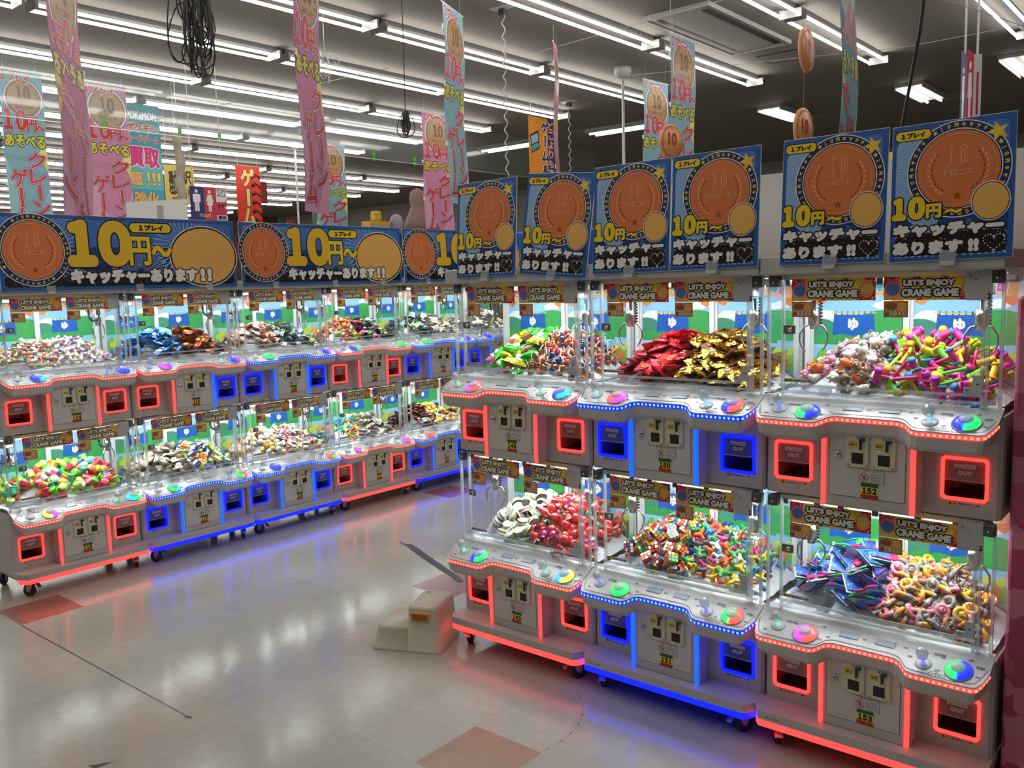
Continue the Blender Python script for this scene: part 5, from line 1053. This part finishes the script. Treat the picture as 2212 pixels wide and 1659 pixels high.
# yellow sign
a = Art(); w, h = .44, .5; yl = pm('sign_yellow', 226, 200, 100, .6); a.rect(0, w, 0, h, yl, 0); a.text('理由', .06, .19, .1, .44, P_BK, 1, bold=.005); a.text('訳', .25, .40, .25, .45, P_BK, 1, bold=.004); a.text('が', .09, .18, .02, .09, P_BK, 1, bold=.002); a.text('あり', .26, .38, .05, .2, P_BK, 1, bold=.002)
hung('sign', 'yellow hanging sign with black letters behind the toilet sign', 'sign', a, (-9.0, 3.54, 2.84), PI/2, w, h, yl)
# toilet sign
def person(a, cx, y0, s, skirt, m):
    a.ell(cx, y0+s*.93, s*.085, s*.085, m, 1, 16)
    if not skirt:
        a.rrect(cx-s*.2, cx+s*.2, y0+s*.42, y0+s*.8, s*.07, m, 1); a.rect(cx-s*.115, cx-s*.01, y0, y0+s*.5, m, 1.1); a.rect(cx+s*.01, cx+s*.115, y0, y0+s*.5, m, 1.1)
    else:
        a.poly([(cx-s*.1, y0+s*.8), (cx-s*.2, y0+s*.47), (cx-s*.15, y0+s*.45), (cx-s*.09, y0+s*.62), (cx-s*.17, y0+s*.3), (cx+s*.17, y0+s*.3), (cx+s*.09, y0+s*.62), (cx+s*.15, y0+s*.45), (cx+s*.2, y0+s*.47), (cx+s*.1, y0+s*.8)], m, 1); a.rect(cx-s*.08, cx-s*.01, y0, y0+s*.32, m, 1.1); a.rect(cx+s*.01, cx+s*.08, y0, y0+s*.32, m, 1.1)
a = Art(); w, h = .37, .295; sb = pm('sign_blue', 46, 52, 116, .4); sr_ = pm('sign_red', 200, 56, 76, .4)
a.rect(0, .14, 0, h, sb, 0); a.rect(.14, w, 0, h, sr_, 0); person(a, .065, .075, .19, False, P_WH); person(a, .195, .075, .19, True, P_WH); a.text('TOILET', .085, .20, .025, .05, P_WH, 1.2)
a.rect(.262, w, .165, .285, P_WH, .5); a.poly([(w, .135), (.345, .115), (w, .09)], P_WH, .5); a.poly([(w, .2), (.35, .165), (w, .15)], sr_, .8); a.rect(.262, w, 0, .045, P_WH, .5); a.text('順路', .27, .362, .004, .042, sb, 1, bold=.002)
for i, ch in enumerate('ちょっこだよ'): a.text(ch, .337-.033*(i//2), .366-.033*(i//2), .25-.035*(i % 2), .28-.035*(i % 2), P_BK, 1, bold=.001)
for x in (.29, .325): person(a, x, .105, .05, x > .3, P_BK)
hung('sign', 'blue and red toilet sign hanging above the first wide board', 'sign', a, (-5.0, 1.545, 2.275), PI/2, w, h, sb)
# second toilet sign at the right, wrapped round into a tube
t = thing('sign', 'rolled toilet sign hanging by two white straps beside the thick black cable', 'sign', (1.03, 3.0, 2.40))
b = MB()
for (x0, y0), (x1, y1), m in (((-.05, .0), (-.012, -.03), sb), ((-.012, -.03), (.025, -.03), sr_), ((.025, -.03), (.06, .0), P_WH), ((.06, .0), (-.05, .0), P_WH)):
    b.add([(x0, y0, 0), (x1, y1, 0), (x1, y1, .46), (x0, y0, .50 if x0 < 0 else .46)], [(0, 1, 2, 3)], m)
a = Art(); a.ell(0, .40, .006, .025, P_WH, 1, 12); a.poly([(-.008, .36), (-.012, .22), (.012, .22), (.008, .36)], P_WH, 1); a.rect(-.006, .006, .1, .22, P_WH, 1); b.art(a, (.007, -.031, 0), (1, 0, 0), (0, 0, 1), .0005)
a = Art(); a.ell(0, .38, .006, .02, P_WH, 1, 12); a.rect(-.009, .009, .22, .35, P_WH, 1); a.rect(-.007, .007, .1, .22, P_WH, 1); b.art(a, (-.031, -.0155, 0), (.78, -.62, 0), (0, 0, 1), .0005); a = Art(); a.rect(-.006, .006, .12, .36, sr_, 1); b.art(a, (.043, -.0155, 0), (.75, .64, 0), (0, 0, 1), .0005)
link('board', b.mesh('board'), t); b = MB()
for x in (-.03, .035): b.box(x-.006, x+.006, -.002, .002, .46, CEIL-2.40, PAPER)
link('strap', b.mesh('strap'), t)
# oval coin signs hanging on threads
CG = mat('coin_sign', s2l(222, 150, 100), .3, noise=.15, nscale=30)
for x, y, z, rz, hh, wh in ((.141, 2.789, 2.885, 1.64, .133, 'upper oval coin sign hanging beside the mirrored blue banner'), (.128, 2.784, 2.40, 1.55, .133, 'lower oval coin sign hanging just above the posters of crane game 152'), (-1.107, 3.295, 2.53, 1.39, .13, 'coin sign hanging behind the posters of crane game 150')):
    t = thing('coin_sign', wh, 'sign', (x, y, z), rz, 'coin signs on threads')
    b = MB(); b.lathe([(.0, -.012), (hh, -.01), (hh*1.03, 0), (hh, .01), (.0, .012)], 28, CG, (0, 0, hh), 'y'); a = Art(); a.text('10', -.05, .05, hh-.03, hh+.07, P_CO3, 0, bold=.006); a.ring(0, hh, hh*.86, hh*.9, P_CO3, 0); b.art(a, (0, -.0125, 0), (1, 0, 0), (0, 0, 1)); link('coin', b.mesh('coin'), t)
    b = MB(); b.tube([(0, 0, hh*2), (0, 0, CEIL-z)], .001, PAPER, 4); link('thread', b.mesh('thread'), t)
# bundles of cable
R = random.Random(3)
def bundle(name, x, y, z0, z1, r, n, label, thick=.004, messy=.0):
    b = MB(); m = mat('cable_dark', (.035, .032, .028), .6)
    for i in range(n):
        ph = R.uniform(0, 6.3); hh = (z1-z0)*R.uniform(.18, .5); wd = r*R.uniform(.25, 1); zc = z1-.03-hh-max(0, R.random()-messy)*0-messy*R.random()*(z1-z0-2*hh); k = 16; ox, oy = R.uniform(-1, 1)*r*messy, R.uniform(-1, 1)*r*messy; pts = []
        for j in range(k+1):
            q = 2*PI*j/k; pts.append((x+ox+wd*math.sin(q)*math.cos(ph)*(1.2-.5*math.cos(q)), y+oy+wd*math.sin(q)*math.sin(ph)*(1.2-.5*math.cos(q)), zc+hh*math.cos(q)))
        b.tube(pts, thick, m, 5, cap=False)
    b.tube([(x, y, z1-.03), (x+.01, y, (z1+CEIL)/2), (x, y, CEIL)], thick, m, 5)
    tag(link(name, b.mesh(name)), label, 'cable')
bundle('cable_bundle', -1.93, -.17, 2.78, 3.35, .07, 26, 'tangled dark cables hanging between the two pink banners', .0042, 1.); bundle('cable_bundle', -2.36, 1.72, 2.70, 2.90, .075, 14, 'neat dark cable coil hanging on a wire above the second wide board', .0035)
b = MB(); R = random.Random(8)
for i in range(9):
    ph = R.uniform(0, 6.3); ox, oy, oz = R.uniform(-.1, .1), R.uniform(-.1, .1), R.uniform(-.08, .05); wd, hh = R.uniform(.03, .08), R.uniform(.05, .1)
    b.tube([(-4.2+ox+wd*math.sin(q)*math.cos(ph), 2.5+oy+wd*math.sin(q)*math.sin(ph), 3.62+oz+hh*math.cos(q)) for q in [2*PI*j/14 for j in range(15)]], .005, glass('clear_tubing', (.8, .84, .84), 1.6, .1, milk=.25), 5, cap=False)
b.tube([(-4.2, 2.5, 3.7), (-4.2, 2.5, CEIL)], .002, PAPER, 4)
tag(link('clear_tubing', b.mesh('clear_tubing')), 'tangle of clear plastic tubing hanging beside the narrow pink banner', 'tubing')
b = MB(); wm = mat('wire', (.3, .29, .27), .5)
for P in (((-7.0, 2.0, 3.4), (-5.2, 4.2, 4.05)), ((-4.4, 1.0, 4.1), (-2.36, 1.72, 3.85), (-2.0, 2.9, 4.1))): b.tube(P, .003, wm, 4)
tag(link('wire', b.mesh('wire')), 'thin dark wires strung under the ceiling above the wide boards', 'wire')
b = MB()
for P in (((-2.6, 3.6, 3.65), (-.3, 3.1, 3.55), (.58, 2.25, 3.3), (3.0, 3.4, 2.6)), ((.58, 2.25, 3.28), (2.6, 3.9, 2.35)), ((-2.2, 4.4, 3.5), (.2, 4.6, 3.35), (2.4, 5.2, 3.5))): b.tube(P, .0025, mat('wire_pale', (.45, .44, .42), .5), 4)
tag(link('wire', b.mesh('wire')), 'pale wires strung across behind the tall posters', 'wire')
b = MB(); b.tube([(1.02, 2.2, CEIL), (1.0, 2.25, 3.3), (.93, 2.35, 2.9), (.8, 2.5, 2.4), (.72, 2.5, 1.9), (.7, 2.5, 0)], .009, DARK, 6); tag(link('cable', b.mesh('cable')), 'thick black cable hanging down behind the poster above the toy hammers', 'cable')

# ---------------------------------------------------------------- things standing behind and beside the rows
b = MB(); b.box(.36, 1.828, .50, .53, 0, 2.014, mat('partition_white', (.66, .645, .60), .6)); tag(link('partition', b.mesh('partition')), 'white partition board standing behind the tall posters', 'partition')
t = thing('prize_machine', 'pink patterned game machine standing beside crane games 152 and 153', 'game machine', (2.42, .55, 0))
def pink_mat():
    m = bpy.data.materials.new('pink_mosaic'); m.use_nodes = True; nt = m.node_tree; bs = nt.nodes['Principled BSDF']; v = nt.nodes.new('ShaderNodeTexVoronoi'); tc = nt.nodes.new('ShaderNodeTexCoord'); v.inputs['Scale'].default_value = 15; v.distance = 'CHEBYCHEV'
    nt.links.new(tc.outputs['Object'], v.inputs['Vector']); rp = nt.nodes.new('ShaderNodeValToRGB'); nt.links.new(v.outputs['Color'], rp.inputs[0]); rp.color_ramp.interpolation = 'CONSTANT'
    rp.color_ramp.elements[0].color = (.44, .06, .13, 1); rp.color_ramp.elements[1].color = (.62, .20, .28, 1); rp.color_ramp.elements[1].position = .55; e = rp.color_ramp.elements.new(.4); e.color = (.52, .11, .19, 1)
    nt.links.new(rp.outputs[0], bs.inputs['Base Color']); bs.inputs['Roughness'].default_value = .45
    return m
PK = pink_mat(); b = MB(); b.rbox(-.582, .6, -.44, .44, .04, 1.55, PK, .01); link('cabinet', b.mesh('cabinet'), t)
b = MB(); b.rbox(-.56, .58, -.42, .44, 1.55, 2.0, mat('machine_rose', (.5, .22, .22), .4), .01); link('top_panel', b.mesh('top_panel'), t)
a = Art(); a.ell(-.34, .84, .125, .17, P_WH, 0); a.ell(-.34, .84, .115, .16, pm('dark_brown', 70, 30, 26), .4); a.ell(-.34, .84, .1, .145, pm('goldcoin', 206, 150, 66), .8)
wv = lambda z, r: [(-.36+r*math.cos(q)*.9, z+r*math.sin(q)*1.2) for q in [2*PI*i/24 for i in range(24)]]
for z in (1.40, .42, .2): a.poly(wv(z, .125), P_WH, 0); a.poly(wv(z, .105), pm('dark_brown', 70, 30, 26), .4)
b = MB(); b.art(a, (0, -.441, 0), (1, 0, 0), (0, 0, 1)); link('print', b.mesh('print'), t)
b = MB(); b.box(-.55, .57, -.4, .42, 0, .04, DARK); link('plinth', b.mesh('plinth'), t)
b = MB(); b.add([(-4.0, .45, 0), (-4.0, .93, 0), (-4.0, .93, 2.34), (-4.0, .45, 2.29), (-4.02, .45, 0), (-4.02, .93, 0), (-4.02, .93, 2.34), (-4.02, .45, 2.29)], [(0, 1, 2, 3), (7, 6, 5, 4), (3, 2, 6, 7), (0, 3, 7, 4), (1, 5, 6, 2)], PAPER)
b.box(-3.999, -3.997, .68, .73, 2.1, 2.28, mat('packing_tape', (.42, .40, .36), .4)); tag(link('display_board', b.mesh('display_board')), 'plain white board with a strip of tape behind the first wide board', 'board')
b = MB(); RR = random.Random(2); b.tube([(-7.0+.012*math.sin(i*1.3), 2.62+.01*math.sin(i*.9), 2.0+i*.068) for i in range(21)], [.05+.008*math.sin(i*1.7) for i in range(21)], mat('rolled_cloth', (.42, .36, .29), .8, noise=.3, nscale=12), 8); b.tube([(-7, 2.62, 3.35), (-7, 2.62, CEIL)], .003, PAPER, 4); tag(link('rolled_cloth', b.mesh('rolled_cloth')), 'rolled up cloth hanging upright beside the yellow sign', 'cloth')
for x, y, lab in ((-13.4, 9.7, 'dark square column far behind the second wide board'), (-16., 7.2, 'dark square column beside the red banner')):
    b = MB(); b.box(x-.2, x+.2, y-.2, y+.2, 0, CEIL, mat('column_dark', (.10, .095, .09), .7)); tag(link('column', b.mesh('column')), lab, 'column')
for x, y, z, lab in ((-12.6, 7.6, 3.3, 'upper small red hanging tag beside the red banner'), (-12.2, 7.9, 2.55, 'lower small red hanging tag above the second wide board'), (-11.5, 8.2, 3.2, 'dark hanging decoration behind the narrow pink banner')):
    b = MB(); dkd = 'dark' in lab; b.box(x-.01, x+.01, y-.07, y+.07, z, z+.42, mat('tag_red', s2l(150, 60, 62), .6) if not dkd else mat('tag_dark', (.08, .05, .045), .7)); b.tube([(x, y, z+.42), (x, y, CEIL)], .003, DARK, 4); tag(link('hanging_tag', b.mesh('hanging_tag')), lab, 'tag')
# yellow display crate, rounded pale display piece and rose coloured stand on the shelf beyond the wide boards
b = MB(); YD = pm('crate_yellow', 206, 166, 50, .5); b.box(-8.0, -7.3, 5.6, 7.3, 0, 2.38, mat('shelf_dark', (.05, .048, .046), .6)); b.box(-8.02, -7.28, 5.58, 7.32, 2.38, 2.40, mat('shelf_top', (.14, .13, .12), .5)); tag(link('shelf', b.mesh('shelf')), 'dark shelf unit behind the wide boards under the display pieces', 'shelf')
b = MB(); b.box(-7.8, -7.6, 5.93, 6.32, 2.4, 2.585, YD); b.box(-7.598, -7.59, 5.97, 6.1, 2.43, 2.54, GREY); b.box(-7.598, -7.59, 6.16, 6.28, 2.43, 2.54, GREY); b.rbox(-7.76, -7.64, 6.06, 6.2, 2.585, 2.74, YD, .03); tag(link('display_crate', b.mesh('display_crate')), 'yellow display crate standing on the shelf behind the wide boards', 'crate')
b = MB(); b.lathe([(.0, 0), (.08, .0), (.10, .08), (.105, .18), (.08, .26), (.04, .295), (.0, .30)], 16, mat('pale_violet', (.30, .28, .34), .5), (-7.6, 6.445, 2.40)); tag(link('display_dome', b.mesh('display_dome')), 'pale violet dome standing beside the yellow display crate', 'display')
b = MB(); b.lathe([(.25, 0), (.2, .2), (.12, .4), (.105, .44), (.13, .55), (.10, .67), (.0, .72)], 14, mat('stand_rose', (.25, .15, .12), .6), (-7.62, 6.92, 2.40)); tag(link('display_cone', b.mesh('display_cone')), 'rose brown cone shaped display beside the pink banner', 'display')
# sign board with a face photo at the far back, seen between two posters
b = MB(); b.box(-1.3, -.4, 8.0, 8.03, 2.05, 3.0, P_OC); a = Art(); a.text3('このゲーム', .0, .9, .55, .9, [(P_BK, .03), (P_WH, .02), (pm('plum', 90, 40, 60), .008)], 0); a.text3('ガチャコーナー', .0, .9, .1, .45, [(P_BK, .03), (P_WH, .015)], 0); b.art(a, (-1.3, 7.999, 2.05), (1, 0, 0), (0, 0, 1)); b.box(-1.3, -1.25, 8.0, 8.03, 0, 2.05, GREY); b.box(-.45, -.4, 8.0, 8.03, 0, 2.05, GREY); tag(link('sign', b.mesh('sign')), 'pale yellow sign board with dark letters far behind the white partition', 'sign')
# blue and orange game machine glimpsed between the posters above crane game 148
t = thing('game_machine', 'blue topped game machine glimpsed between the posters above crane game 148', 'game machine', (-3.75, 5.5, 0)); b = MB(); b.rbox(-.45, .45, -.4, .4, 0, 1.35, pm('cab_orange', 210, 140, 80, .5), .02); link('body', b.mesh('body'), t); b = MB(); b.rbox(-.5, .5, -.45, .45, 1.35, 2.2, P_BLUE, .03); link('hood', b.mesh('hood'), t)

# ---------------------------------------------------------------- the step stool and the torn tape on the floor
t = thing('step_stool', 'cream two step plastic stool with an orange grip beside crane game 149', 'stool', (-.525, -.095, 0), .42)
STOOL = mat('stool_cream', (.56, .53, .40), .4, noise=.08, nscale=10)
def loft(b, secs, m, cap=True):
    n = len(secs[0]); o = [v for s_ in secs for v in s_]; fs = []
    for k in range(len(secs)-1):
        for i in range(n): fs.append((k*n+i, k*n+(i+1) % n, (k+1)*n+(i+1) % n, (k+1)*n+i))
    if cap: fs.append(tuple((len(secs)-1)*n+i for i in range(n)))
    b.add(o, fs, m, True)
def sec(x0, x1, y0, y1, r, z): return [(x, y, z) for x, y in rr(x0, x1, y0, y1, r, 4)]
b = MB()
loft(b, [sec(-.012, .172, -.136, .136, .03, 0), sec(-.012, .172, -.136, .136, .03, .008), sec(-.004, .164, -.130, .130, .03, .010), sec(.008, .156, -.118, .118, .035, .19), sec(.012, .152, -.114, .114, .035, .202), sec(.022, .142, -.106, .106, .03, .207)], STOOL)
link('upper_step', b.mesh('upper_step'), t)
b = MB(); loft(b, [sec(-.172, .02, -.136, .136, .04, 0), sec(-.172, .02, -.136, .136, .04, .008), sec(-.164, .02, -.130, .130, .04, .010), sec(-.145, .03, -.12, .12, .04, .092), sec(-.14, .03, -.116, .116, .04, .104), sec(-.128, .03, -.106, .106, .035, .109)], STOOL); link('lower_step', b.mesh('lower_step'), t)
b = MB(); b.rbox(.03, .12, -.129, -.115, .145, .185, pm('grip_orange', 216, 146, 44, .4), .006); b.box(.04, .11, -.1295, -.125, .152, .174, pm('grip_dark', 150, 92, 30, .5)); link('grip', b.mesh('grip'), t)
b = MB(); b.lathe([(.006, 0), (.006, .002), (.0, .002)], 10, pm('grip_dark', 150, 92, 30, .5), (.045, .07, .2065)); link('plug', b.mesh('plug'), t)
b = MB(); TAPE = mat('tape_dark', (.035, .03, .024), .45, noise=.3, nscale=30)
P = [(-1.74, .935, .004), (-1.69, .917, .006), (-1.655, .925, .022), (-1.56, .885, .03), (-1.40, .815, .03), (-1.2, .735, .028), (-1.0, .655, .024), (-.90, .605, .022)]
for (x, y, w_), (u, v, k) in zip(P, P[1:]):
    b.add([(x-.3*w_, y-w_*.75, .001), (u-.3*k, v-k*.75, .001), (u+.3*k, v+k*.75, .001), (x+.3*w_, y+w_*.75, .001), (x-.3*w_, y-w_*.75, .0025), (u-.3*k, v-k*.75, .0025), (u+.3*k, v+k*.75, .0025), (x+.3*w_, y+w_*.75, .0025)], [(4, 5, 6, 7), (0, 1, 5, 4), (2, 3, 7, 6)], TAPE)
tag(link('floor_tape', b.mesh('floor_tape')), 'torn dark strip of tape on the floor beside crane game 149', 'tape')
